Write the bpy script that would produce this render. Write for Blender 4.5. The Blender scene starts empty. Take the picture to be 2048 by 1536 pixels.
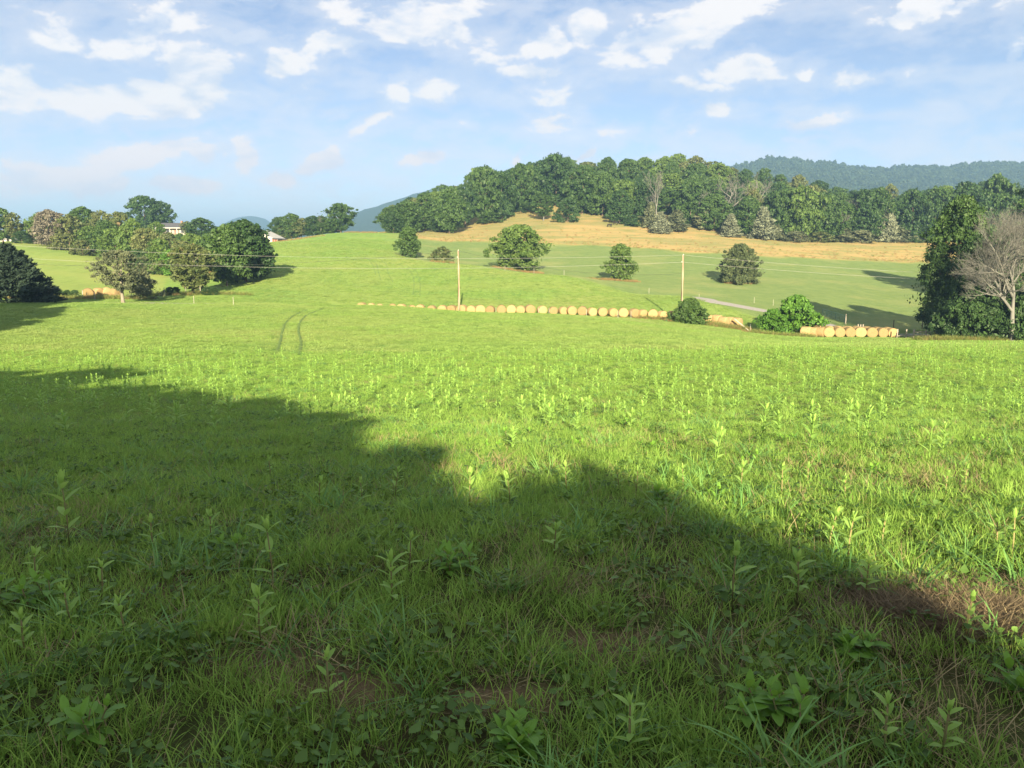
import bpy, bmesh, math, random
import numpy as np
from mathutils import Vector, Matrix
# ---------------------------------------------------------------- camera / light
SUN_EL = 17.0            # degrees above the horizon, behind the camera
SUN_X = -0.04            # sideways drift of the light per metre forward
SUN_STRENGTH = 4.7
SKY_STRENGTH = 0.05
EXPOSURE = 2.2
scene = bpy.context.scene
col = scene.collection
F=1600.0; CX,CY=1024.0,768.0; HOR=500.0
PITCH=math.atan((CY-HOR)/F); CAMZ=1.6
sp,cp=math.sin(PITCH),math.cos(PITCH)
def ray(px,py):
    a=(px-CX)/F; v=(py-CY)/F
    return np.array([a, cp-v*sp, -sp-v*cp])
def ratio(py):
    v=(py-CY)/F
    return (-sp-v*cp)/(cp-v*sp)
def project(x,y,z):
    z=z-CAMZ
    d=y*cp-z*sp; u=y*sp+z*cp
    d=np.where(np.abs(d)<1e-6,1e-6,d)
    return CX+F*x/d, CY-F*u/d, d
NEAR=[(-200,8.0),(-60,3.2),(-12,.75),(0,0.0),(3.2,-0.02),(8,-0.55),(20,-2.3)]
COLS={
 -500:[(47,712),(80,642),(95,612),(125,598),(150,578),(190,535),(230,492),(260,486),(400,480)],
 0:[(47,712),(80,640),(95,608),(125,596),(150,575),(190,530),(230,489),(260,484),(400,480)],
 250:[(47,712),(80,645),(100,611),(112,605),(125,594),(150,582),(180,555),(210,525),(240,508),(260,495),(300,474),(350,468),(450,465)],
 400:[(47,712),(80,645),(105,613),(118,606),(130,588),(160,570),(200,545),(250,515),(300,485),(350,469),(450,466)],
 545:[(47,712),(80,645),(105,613),(120,606),(140,580),(165,550),(200,517),(240,492),(270,486),(300,483),(350,480),(450,480)],
 700:[(47,712),(80,646),(110,611),(121,627),(138,592),(170,545),(210,505),(260,478),(300,466),(330,465),(380,470),(450,475)],
 830:[(47,712),(80,648),(110,616),(121,627),(140,592),(170,556),(200,524),(225,508),(260,489),(300,472),(340,462),(400,455),(450,450)],
 920:[(47,710),(80,652),(110,622),(121,627.5),(140,595),(165,557),(190,528),(215,527),(240,515),(290,485),(340,460),(380,440),(450,415),(520,400)],
 1100:[(47,706),(80,655),(110,628),(121,628.5),(133,612),(150,580),(172,549),(195,552),(215,540),(290,485),(340,447),(370,424),(420,393),(500,362),(600,350)],
 1360:[(47,704),(80,668),(105,650),(118,642),(130,612),(142,592),(155,597),(175,580),(200,560),(260,507),(300,480),(330,462),(380,418),(450,364),(520,350),(600,345)],
 1600:[(47,701),(80,684),(100,675),(112,672),(125,650),(137,633),(150,618),(180,585),(220,550),(270,513),(300,492),(325,478),(380,443),(450,415),(520,405)],
 1850:[(47,700),(80,688),(100,680),(112,673),(125,660),(150,632),(190,590),(240,548),(280,520),(310,488),(350,470),(400,450),(450,440)],
 2048:[(47,700),(80,690),(97,683),(112,673),(150,630),(190,590),(240,548),(280,520),(310,488),(400,450)],
 2600:[(47,700),(80,690),(97,683),(112,673),(150,630),(190,590),(240,548),(280,520),(310,488),(400,450)],
}
def pchip(x,y,xq):
    x=np.asarray(x,float); y=np.asarray(y,float); h=np.diff(x); d=np.diff(y)/h
    m=np.zeros_like(x); m[0]=d[0]; m[-1]=d[-1]
    for i in range(1,len(x)-1):
        if d[i-1]*d[i]>0:
            w1=2*h[i]+h[i-1]; w2=h[i]+2*h[i-1]
            m[i]=(w1+w2)/(w1/d[i-1]+w2/d[i])
    xq=np.clip(xq,x[0],x[-1]); k=np.clip(np.searchsorted(x,xq)-1,0,len(x)-2)
    t=(xq-x[k])/h[k]; t2=t*t; t3=t2*t
    return (2*t3-3*t2+1)*y[k]+(t3-2*t2+t)*h[k]*m[k]+(-2*t3+3*t2)*y[k+1]+(t3-t2)*h[k]*m[k+1]
YG=np.concatenate([np.arange(-200,0,4.0),np.arange(0,60,.5),np.arange(60,640,1.0),np.geomspace(640,8000,60)])
UG=np.linspace(-1.15,1.15,461)
def build():
    us=[];zz=[]
    for px in sorted(COLS):
        us.append(((px-CX)/F)/(cp-((560-CY)/F)*sp))
        pts=list(NEAR)+[(Y,CAMZ+Y*ratio(py)) for Y,py in COLS[px]]
        zl=pts[-1][1]
        pts+=[(700,min(zl,25)*.6),(1000,-12),(1600,-20),(8000,-25)]
        zz.append(pchip([p[0] for p in pts],[p[1] for p in pts],YG))
    us=np.array(us); zz=np.array(zz)
    G=np.zeros((len(UG),len(YG)))
    for j in range(len(YG)):
        G[:,j]=pchip(us,zz[:,j],UG)
    k=np.exp(-np.linspace(-2,2,13)**2); k/=k.sum()
    P=np.pad(G,((6,6),(0,0)),mode='edge')
    G=sum(k[i]*P[i:i+len(UG)] for i in range(13))
    return G
G=build()
def height(x,y):
    x=np.asarray(x,float); y=np.asarray(y,float)
    u=x/np.maximum(y,20.0)
    fi=np.clip((u-UG[0])/(UG[1]-UG[0]),0,len(UG)-1.001); i=fi.astype(int); a=fi-i
    yc=np.clip(y,YG[0],YG[-1]-1e-3); j=np.clip(np.searchsorted(YG,yc,side='right')-1,0,len(YG)-2)
    b=(yc-YG[j])/(YG[j+1]-YG[j])
    z=(G[i,j]*(1-a)+G[i+1,j]*a)*(1-b)+(G[i,j+1]*(1-a)+G[i+1,j+1]*a)*b
    w=np.clip((y-25)/60,0,1)*np.clip((900-y)/300,0,1)
    z=z+w*(.10*np.sin(x*.11+1.3)*np.sin(y*.09+.4)+.05*np.sin(x*.31+y*.17))
    return z
def hit(px,py,y0=1.5,y1=900):
    r=ray(px,py); t=np.concatenate([np.arange(y0,60,.05),np.arange(60,y1,.25)])
    X=r[0]/r[1]*t; Z=CAMZ+r[2]/r[1]*t
    k=np.nonzero(Z<height(X,t))[0]
    if len(k)==0: return None
    k=k[0]; return float(X[k]),float(t[k]),float(height(X[k],t[k]))

cd = bpy.data.cameras.new('camera'); cam = bpy.data.objects.new('camera', cd); col.objects.link(cam)
cd.sensor_width = 36.0; cd.lens = 36.0*F/2048.0; cd.clip_start = .05; cd.clip_end = 30000
cam.location = (0,0,CAMZ); cam.rotation_euler = (math.pi/2-PITCH,0,0); scene.camera = cam
scene.view_settings.view_transform = 'Standard'; scene.view_settings.look = 'None'
scene.view_settings.gamma = 1.0; scene.view_settings.exposure = EXPOSURE
scene.view_settings.use_curve_mapping = False
try:
    scene.cycles.use_denoising = True; scene.cycles.denoiser = 'OPENIMAGEDENOISE'
    scene.cycles.max_bounces = 6; scene.cycles.diffuse_bounces = 4; scene.cycles.transparent_max_bounces = 8
    scene.cycles.volume_bounces = 0; scene.cycles.transmission_bounces = 4
except Exception: pass
sd = bpy.data.lights.new('sun','SUN'); sd.energy = SUN_STRENGTH; sd.angle = math.radians(.55); sd.color = (1,.86,.60)
sun = bpy.data.objects.new('sun', sd); col.objects.link(sun)
ldir = Vector((SUN_X, 1.0, -math.tan(math.radians(SUN_EL)))).normalized()
sun.rotation_euler = ldir.to_track_quat('-Z','Y').to_euler(); sun.location = (0,-60,40)
# ---------------------------------------------------------------- sky with clouds
def N(nt, typ, **kw):
    n = nt.nodes.new(typ)
    for k,v in kw.items(): setattr(n,k,v)
    return n
def math_node(nt, op, a, b=None, clamp=False):
    n = nt.nodes.new('ShaderNodeMath'); n.operation = op; n.use_clamp = clamp
    for i,v in enumerate((a,b)):
        if v is None: continue
        if hasattr(v,'is_output'): nt.links.new(v, n.inputs[i])
        else: n.inputs[i].default_value = v
    return n.outputs[0]
def maprange(nt, v, a, b, c=0., d=1., smooth=False):
    n = nt.nodes.new('ShaderNodeMapRange')
    if smooth: n.interpolation_type = 'SMOOTHSTEP'
    nt.links.new(v, n.inputs[0])
    for i,x in enumerate((a,b,c,d)): n.inputs[i+1].default_value = x
    return n.outputs[0]
def mixc(nt, fac, a, b, blend='MIX'):
    n = nt.nodes.new('ShaderNodeMix'); n.data_type='RGBA'; n.blend_type = blend
    for s,v in ((n.inputs[0],fac),(n.inputs[6],a),(n.inputs[7],b)):
        if hasattr(v,'is_output'): nt.links.new(v,s)
        elif isinstance(v,(tuple,list)): s.default_value = (*v,1)
        else: s.default_value = v
    return n.outputs[2]
def noise(nt, vec, scale, detail=4, rough=.55, dist=0., dims='3D'):
    n = nt.nodes.new('ShaderNodeTexNoise'); n.noise_dimensions = dims
    if vec is not None: nt.links.new(vec, n.inputs['Vector'])
    n.inputs['Scale'].default_value = scale; n.inputs['Detail'].default_value = detail
    n.inputs['Roughness'].default_value = rough; n.inputs['Distortion'].default_value = dist
    return n.outputs[0]
CLOUDS = [ # px, py, rx, ry, tilt, strength
 (270,195,215,48,6,1.0),(390,140,85,52,10,1.1),(10,175,85,65,0,.8),(265,65,165,38,38,.75),(40,18,75,32,0,.6),
 (350,35,120,34,10,.6),(560,128,52,34,10,.9),(645,95,95,26,24,.75),(840,50,115,36,0,.9),(900,20,160,36,0,.7),(740,245,62,20,42,.7),
 (795,175,60,34,45,.8),(890,170,120,40,0,.6),(1055,142,75,24,0,.95),(1085,85,65,30,10,.85),(1110,190,130,30,0,.5),
 (1180,50,62,40,10,.85),(1380,48,185,50,16,1.05),(1300,85,90,32,16,.8),(1485,140,68,36,0,1.0),(1360,175,60,24,0,.5),(1445,185,80,18,0,.5),
 (1438,228,34,16,0,.7),(1604,143,24,12,0,.7),(1720,154,54,16,6,1.0),(1830,22,68,30,12,1.1),(1630,236,66,15,5,.95),
 (2046,95,16,16,0,.8),(1100,242,120,24,6,.5),(1225,256,66,17,6,.65),(1370,263,24,12,20,.7),(1610,270,30,9,0,.5),(1830,137,40,11,8,.45),
 (300,300,110,26,14,.62),(180,368,60,30,12,.6),(370,367,88,20,0,.75),(60,362,95,36,0,.45),(640,328,58,20,14,.7),
 (560,356,46,22,0,.55),(412,308,34,26,0,.55),(840,322,46,16,10,.5),(480,308,26,40,30,.4),(600,205,65,20,26,.5),(500,190,60,22,15,.5),
 (690,232,26,10,20,.45),(1165,310,20,10,30,.5),(1040,315,26,12,40,.45),(130,180,60,50,0,.35),(590,170,40,16,20,.5),(1940,15,110,16,0,.4),
 (980,60,80,40,0,.55),(1000,110,90,24,10,.6),(935,250,26,9,0,.35),(700,20,140,22,0,.5),(120,70,70,60,0,.3)]
w = bpy.data.worlds.new('World'); scene.world = w; w.use_nodes = True
nt = w.node_tree; nt.nodes.clear()
out = N(nt,'ShaderNodeOutputWorld'); bg = N(nt,'ShaderNodeBackground'); bg.inputs[1].default_value = SKY_STRENGTH
sky = N(nt,'ShaderNodeTexSky', sky_type='NISHITA', sun_disc=False)
sky.sun_elevation = math.radians(SUN_EL); sky.sun_rotation = math.atan2(-ldir.x,-ldir.y)
sky.altitude = 300; sky.air_density = .62; sky.dust_density = .5; sky.ozone_density = 2.2
tc = N(nt,'ShaderNodeTexCoord'); sep = N(nt,'ShaderNodeSeparateXYZ'); nt.links.new(tc.outputs['Generated'], sep.inputs[0])
az = math_node(nt,'ARCTAN2', sep.outputs[0], sep.outputs[1]); el = math_node(nt,'ARCSINE', sep.outputs[2])
cmb = N(nt,'ShaderNodeCombineXYZ'); nt.links.new(az,cmb.inputs[0]); nt.links.new(el,cmb.inputs[1]); AE = cmb.outputs[0]
# small domain warp so that no cloud keeps a clean outline
wn = N(nt,'ShaderNodeTexNoise'); nt.links.new(AE,wn.inputs['Vector']); wn.inputs['Scale'].default_value=13; wn.inputs['Detail'].default_value=10; wn.inputs['Roughness'].default_value=.68
vs = N(nt,'ShaderNodeVectorMath',operation='SUBTRACT'); nt.links.new(wn.outputs['Color'],vs.inputs[0]); vs.inputs[1].default_value=(.5,.5,.5)
vm = N(nt,'ShaderNodeVectorMath',operation='MULTIPLY'); nt.links.new(vs.outputs[0],vm.inputs[0]); vm.inputs[1].default_value=(.085,.05,0)
va = N(nt,'ShaderNodeVectorMath',operation='ADD'); nt.links.new(AE,va.inputs[0]); nt.links.new(vm.outputs[0],va.inputs[1]); WP = va.outputs[0]
acc = None
for (px,py,rx,ry,tl,st) in CLOUDS:
    d = ray(px,py); d = d/np.linalg.norm(d); a0 = math.atan2(d[0],d[1]); e0 = math.asin(d[2])
    m = N(nt,'ShaderNodeMapping',vector_type='TEXTURE'); nt.links.new(WP,m.inputs[0])
    m.inputs[1].default_value=(a0,e0,0); m.inputs[2].default_value=(0,0,math.radians(tl)); m.inputs[3].default_value=(rx/F*1.36,ry/F*1.36,1)
    ln = N(nt,'ShaderNodeVectorMath',operation='LENGTH'); nt.links.new(m.outputs[0],ln.inputs[0])
    v = maprange(nt, ln.outputs['Value'], 1.12, 0.1, 0., max(st*1.18,.62)+(.5 if py>285 else 0), True)
    acc = v if acc is None else math_node(nt,'MAXIMUM',acc,v)
strm = N(nt,'ShaderNodeMapping'); nt.links.new(AE,strm.inputs[0]); strm.inputs[2].default_value=(0,0,math.radians(-14)); strm.inputs[3].default_value=(1,2.3,1)
n1 = noise(nt, strm.outputs[0], 11, 10, .62, .25)          # billows
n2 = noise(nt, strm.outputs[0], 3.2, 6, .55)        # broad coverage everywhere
# beyond the view, unseen broken cloud goes on, thickened to add fill light
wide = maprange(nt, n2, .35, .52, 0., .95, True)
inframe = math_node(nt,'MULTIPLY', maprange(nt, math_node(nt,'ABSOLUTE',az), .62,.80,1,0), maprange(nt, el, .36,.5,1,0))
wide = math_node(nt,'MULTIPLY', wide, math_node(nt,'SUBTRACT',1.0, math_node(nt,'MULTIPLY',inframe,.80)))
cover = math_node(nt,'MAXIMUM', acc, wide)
dens = math_node(nt,'ADD', cover, math_node(nt,'MULTIPLY', math_node(nt,'SUBTRACT', n1, .5), 2.6))
thick = maprange(nt, dens, .34, .86, 0, 1, True)
veil = maprange(nt, dens, -.22, .42, 0, .48, True)
stk = N(nt,'ShaderNodeMapping'); nt.links.new(WP,stk.inputs[0]); stk.inputs[2].default_value=(0,0,math.radians(-16)); stk.inputs[3].default_value=(1,3.6,1)
streak = maprange(nt, noise(nt, stk.outputs[0], 7.5, 10, .66), .44, .66, 0, .66, True)
streak = math_node(nt,'MULTIPLY', streak, maprange(nt, noise(nt, AE, 2.1, 3, .5), .38, .58, .25, 1, True))
alpha = math_node(nt,'MAXIMUM', math_node(nt,'MAXIMUM', math_node(nt,'MULTIPLY',thick,.97), veil), streak)
alpha = math_node(nt,'MULTIPLY', alpha, maprange(nt, el, .0, .06, 0, 1, True))
# billow shading: compare with the density a little higher up
up = N(nt,'ShaderNodeVectorMath',operation='ADD'); nt.links.new(strm.outputs[0],up.inputs[0]); up.inputs[1].default_value=(.006,.05,0)
n1b = noise(nt, up.outputs[0], 11, 6, .58, .25)
lit = maprange(nt, math_node(nt,'SUBTRACT', n1, n1b), -.14, .10, 0, 1, True)
lowc = maprange(nt, el, .05, .17, 0, 1)
hi = mixc(nt, lowc, (5.6,4.7,4.5), (4.8,4.55,4.45)); lo = mixc(nt, lowc, (5.0,4.5,4.6), (3.3,3.6,4.2))
ccol = mixc(nt, math_node(nt,'MULTIPLY',lit,maprange(nt,thick,0,.7,.45,1)), lo, hi)
csc = mixc(nt, 1.0, ccol, (1,1,1), 'MULTIPLY')
skyc = mixc(nt, 1.0, sky.outputs[0], (1.03,.815,.70), 'MULTIPLY')
fin = mixc(nt, alpha, skyc, csc)
nt.links.new(fin,bg.inputs[0]); nt.links.new(bg.outputs[0],out.inputs[0])
try: w.cycles.sampling_method="MANUAL"; w.cycles.sample_map_resolution=256
except Exception: pass
# ---------------------------------------------------------------- helpers
rng = np.random.default_rng(7); R = random.Random(11)
def fast_mesh(name, V, Fc, attrs=None, smooth=False):
    V = np.asarray(V,np.float32); Fc = np.asarray(Fc,np.int32); k = Fc.shape[1]
    me = bpy.data.meshes.new(name)
    me.vertices.add(len(V)); me.vertices.foreach_set('co', V.ravel())
    me.loops.add(Fc.size); me.loops.foreach_set('vertex_index', Fc.ravel())
    me.polygons.add(len(Fc)); me.polygons.foreach_set('loop_start', np.arange(0,Fc.size,k,dtype=np.int32))
    me.polygons.foreach_set('loop_total', np.full(len(Fc),k,np.int32))
    if smooth: me.polygons.foreach_set('use_smooth', np.ones(len(Fc),bool))
    me.update(calc_edges=True)
    for an,(av,typ) in (attrs or {}).items():
        a = me.attributes.new(an, typ, 'POINT')
        a.data.foreach_set('value' if typ in('FLOAT','INT') else ('color' if typ=='FLOAT_COLOR' else 'vector'), np.asarray(av,np.int32 if typ=='INT' else np.float32).ravel())
    return me
class MB:
    def __init__(s): s.v=[]; s.f=[]
    def box(s, c, size, M=None):
        b=len(s.v)
        for dx in(-.5,.5):
            for dy in(-.5,.5):
                for dz in(-.5,.5):
                    p=Vector((dx*size[0],dy*size[1],dz*size[2]))
                    if M is not None: p=M@p
                    s.v.append(tuple(Vector(c)+p))
        s.f += [tuple(b+i for i in q) for q in((0,1,3,2),(4,6,7,5),(0,4,5,1),(2,3,7,6),(0,2,6,4),(1,5,7,3))]
    def tube(s, path, rad, n=6, cap=True):
        path=[Vector(p) for p in path]; b=len(s.v)
        for i,p in enumerate(path):
            d=(path[min(i+1,len(path)-1)]-path[max(i-1,0)]).normalized()
            a=d.cross(Vector((0,0,1)));
            if a.length<1e-3: a=d.cross(Vector((0,1,0)))
            a.normalize(); c=d.cross(a)
            for k in range(n):
                t=2*math.pi*k/n; s.v.append(tuple(p+(a*math.cos(t)+c*math.sin(t))*rad[i]))
        for i in range(len(path)-1):
            for k in range(n):
                s.f.append((b+i*n+k,b+i*n+(k+1)%n,b+(i+1)*n+(k+1)%n,b+(i+1)*n+k))
        if cap:
            s.f.append(tuple(b+k for k in range(n))[::-1]); e=b+(len(path)-1)*n; s.f.append(tuple(e+k for k in range(n)))
    def poly(s, pts):
        b=len(s.v); s.v+= [tuple(p) for p in pts]; s.f.append(tuple(range(b,b+len(pts))))
    def mesh(s, name, mat=None, smooth=False):
        me=bpy.data.meshes.new(name); me.from_pydata(s.v,[],s.f); me.update()
        if smooth: me.polygons.foreach_set('use_smooth',[True]*len(me.polygons))
        if mat: me.materials.append(mat)
        return me
def obj(name, me, parent=None, loc=None, rot=None, scale=None, mat=None):
    o=bpy.data.objects.new(name,me); col.objects.link(o)
    if parent is not None: o.parent=parent
    if loc is not None: o.location=loc
    if rot is not None: o.rotation_euler=rot
    if scale is not None: o.scale=scale
    if mat is not None:
        if len(me.materials)==0: me.materials.append(mat)
        o.material_slots[0].link='OBJECT'; o.material_slots[0].material=mat
    return o
def tag(o, label, cat, group=None, kind=None):
    o['label']=label; o['category']=cat
    if group: o['group']=group
    if kind: o['kind']=kind
    return o
def thing(name, label, cat, loc=(0,0,0), rz=0, scale=(1,1,1), group=None):
    return tag(obj(name,None,None,loc,(0,0,rz),scale),label,cat,group)
def structure(o): o['kind']='structure'; return o
def at_Y(px, Y, py=560):
    r=ray(px,py); x=r[0]/r[1]*Y; return x, Y, float(height(x,Y))
def z_of(py, Y): return CAMZ+Y*ratio(py)
# ---------------------------------------------------------------- materials
def new_mat(name):
    m=bpy.data.materials.new(name); m.use_nodes=True; nt=m.node_tree; nt.nodes.clear()
    o=N(nt,'ShaderNodeOutputMaterial'); return m,nt,o
def principled(nt, color, rough=.8, spec=.2):
    p=N(nt,'ShaderNodeBsdfPrincipled')
    if hasattr(color,'is_output'): nt.links.new(color,p.inputs['Base Color'])
    else: p.inputs['Base Color'].default_value=(*color,1)
    p.inputs['Roughness'].default_value=rough; p.inputs['Specular IOR Level'].default_value=spec
    return p
def leaf_mat(name, dark, light, transl=.30, rough=.55, third=None, rnd=.35, spec=.25, patch=None):
    m,nt,o=new_mat(name)
    a=N(nt,'ShaderNodeAttribute',attribute_name='tone'); oi=N(nt,'ShaderNodeObjectInfo')
    f=math_node(nt,'ADD',a.outputs['Fac'],math_node(nt,'MULTIPLY',math_node(nt,'SUBTRACT',oi.outputs['Random'],.5),rnd),True)
    c=mixc(nt,f,dark,light)
    if third: c=mixc(nt,maprange(nt,a.outputs['Fac'],.88,.97,0,.85),c,third)
    if patch:
        P=N(nt,'ShaderNodeNewGeometry').outputs['Position']
        c=mixc(nt,maprange(nt,noise(nt,P,.10,5,.6),.42,.62,0,.65),c,patch[0]); c=mixc(nt,maprange(nt,noise(nt,P,.33,5,.65,1.),.52,.66,0,.6),c,patch[1])
    p=principled(nt,c,rough,spec); t=N(nt,'ShaderNodeBsdfTranslucent')
    hs=N(nt,'ShaderNodeHueSaturation'); nt.links.new(c,hs.inputs['Color']); hs.inputs['Value'].default_value=1.25; hs.inputs['Hue'].default_value=.485
    nt.links.new(hs.outputs[0],t.inputs[0])
    mx=N(nt,'ShaderNodeMixShader'); mx.inputs[0].default_value=transl
    nt.links.new(p.outputs[0],mx.inputs[1]); nt.links.new(t.outputs[0],mx.inputs[2]); nt.links.new(mx.outputs[0],o.inputs[0])
    return m
def plain_mat(name, c1, c2=None, scale=8, rough=.85, bump=0., stretch=(1,1,1), spec=.2, metal=0.):
    m,nt,o=new_mat(name)
    tcn=N(nt,'ShaderNodeTexCoord'); mp=N(nt,'ShaderNodeMapping'); nt.links.new(tcn.outputs['Object'],mp.inputs[0]); mp.inputs[3].default_value=stretch
    nz=noise(nt,mp.outputs[0],scale,6,.6)
    c=mixc(nt,maprange(nt,nz,.3,.7),c1,c2 or tuple(x*.7 for x in c1))
    p=principled(nt,c,rough,spec); p.inputs['Metallic'].default_value=metal
    if bump:
        b=N(nt,'ShaderNodeBump'); b.inputs['Strength'].default_value=bump; b.inputs['Distance'].default_value=.03
        nt.links.new(nz,b.inputs['Height']); nt.links.new(b.outputs[0],p.inputs['Normal'])
    nt.links.new(p.outputs[0],o.inputs[0]); return m
G1=(.028,.062,.014); 
M={}
M['crown_deep']=leaf_mat('crown_deep',(0.0156,0.0388,0.0108),(0.0450,0.0892,0.0233),.25)
M['crown_mid']=leaf_mat('crown_mid',(0.0223,0.0527,0.0128),(0.0679,0.1197,0.0288),.28)
M['crown_light']=leaf_mat('crown_light',(0.0406,0.0829,0.0163),(0.1217,0.1849,0.0397),.30)
M['crown_olive']=leaf_mat('crown_olive',(0.0472,0.0735,0.0207),(0.1415,0.1603,0.0566),.28,third=(.20,.14,.07))
M['crown_bright']=leaf_mat('crown_bright',(0.0330,0.0944,0.0113),(0.1038,0.2218,0.0283),.32)
M['crown_brown']=leaf_mat('crown_brown',(.085,.078,.056),(.150,.136,.100),.2,third=(.09,.12,.045))
M['cedar_mid']=leaf_mat('cedar_needles_mid',(.026,.040,.016),(.088,.112,.044),.12,.75)
M['cedar']=leaf_mat('cedar_needles',(0.0414,0.0569,0.0310),(0.1552,0.1708,0.0879),.12,.75)
M['cedar_dark']=leaf_mat('cedar_needles_dark',(0.0086,0.0198,0.0119),(0.0231,0.0409,0.0224),.12,.75)
M['cedar_pale']=leaf_mat('cedar_needles_pale',(0.0737,0.0894,0.0579),(0.2105,0.2316,0.1474),.12,.75)
M['bark']=plain_mat('bark',(.16,.12,.085),(.075,.055,.04),6,.95,.6,(1,1,.25))
M['dead_wood']=plain_mat('dead_wood',(.160,.158,.138),(.098,.096,.084),3,.9,.4,(1,1,.3))
M['pale_bark']=plain_mat('pale_bark',(.225,.20,.150),(.13,.115,.088),4,.9,.4,(1,1,.3))
# ---------------------------------------------------------------- ground
def vnoise(x,y,s,seed=0):
    x=np.asarray(x)/s; y=np.asarray(y)/s; xi=np.floor(x).astype(np.int64); yi=np.floor(y).astype(np.int64); fx=x-xi; fy=y-yi
    def h(a,b):
        n=(a*374761393+b*668265263+seed*974634777)&0x7fffffff; n=((n^(n>>13))*1274126177)&0x7fffffff; return ((n^(n>>16))&0xffff)/65535.
    fx=fx*fx*(3-2*fx); fy=fy*fy*(3-2*fy)
    return (h(xi,yi)*(1-fx)+h(xi+1,yi)*fx)*(1-fy)+(h(xi,yi+1)*(1-fx)+h(xi+1,yi+1)*fx)*fy
def fbm(x,y,s,seed=0,o=4):
    r=0;a=.5
    for i in range(o): r=r+a*vnoise(x,y,s/2**i,seed+i); a*=.5
    return r/(1-.5**o)
TANX=[700,820,835,900,1000,1080,1200,1300,1450,1600,1700,1850,2100]
TANY=[440,462,478,484,484,486,492,498,508,515,520,526,530]
def zones(x,y):
    """dry straw field, dull pasture, yellowed turf, bare thatch: 0..1 each"""
    z=height(x,y); px,py,d=project(x,y,z)
    n=fbm(x,y,14,3)-.5; n2=fbm(x,y,40,9)-.5
    tanl=np.interp(px,TANX,TANY)+n*10
    dry=np.clip((tanl-py)/3.0+.5,0,1)*(y>225)*(px>815)
    crest=np.interp(px,[780,835,920,1100,1360,1600,2100],[215,205,190,172,143,118,112])
    dull=np.clip((y-crest+2)/5,0,1)*np.clip((px-760)/90,0,1)*(1-dry)
    yel=np.clip((fbm(x,y,22,21)-.52)*4,0,1)*.6*(1-dry)
    lf=(px<330)&(y>135)&(y<250)
    yel=np.where(lf,np.clip(.45+n2*1.6,0,1),yel)
    def ell(X,Y,rx,ry): 
        return np.clip(1.25-np.hypot((x-X)/rx,(y-Y)/ry)+n*.0+ (fbm(x,y,.6,33)-.5)*1.1,0,1)
    bare=np.zeros_like(np.asarray(x,float))
    for (X,Y,rx,ry) in BARE: bare=np.maximum(bare,ell(X,Y,rx,ry))
    return dry,dull,yel,np.clip(bare*1.6,0,1)
BARE=[]
for (px,py,rx,ry) in ((1940,1240,.40,.27),(1465,830,.8,.8),(650,1390,.22,.2),(1180,1300,.2,.15),(560,1330,.3,.2),(720,1380,.25,.2),(1000,1420,.3,.15),(300,1190,.22,.18)):
    hX,hY,_=hit(px,py); BARE.append((hX,hY,rx,ry))
rows=np.concatenate([np.linspace(-190,-8,14),np.arange(-6,2,.5),np.arange(2,14,.1),np.arange(14,50,.4),np.arange(50,130,.8),np.arange(130,500,2.2),np.geomspace(500,7600,46)])
cols=np.linspace(-1.05,1.05,380)
XX=cols[None,:]*np.sqrt(rows[:,None]**2+36**2); YY=np.repeat(rows[:,None],len(cols),1)
near=np.clip((20-YY)/14,0,1)*(YY>-20)
ZZ=height(XX,YY)+near*((fbm(XX,YY,.9,5)-.5)*.09)
dry,dull,yel,bare=zones(XX.ravel(),YY.ravel())
nr,nc=XX.shape; idx=np.arange(nr*nc).reshape(nr,nc)
Fq=np.stack([idx[:-1,:-1],idx[:-1,1:],idx[1:,1:],idx[1:,:-1]],-1).reshape(-1,4)
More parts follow.
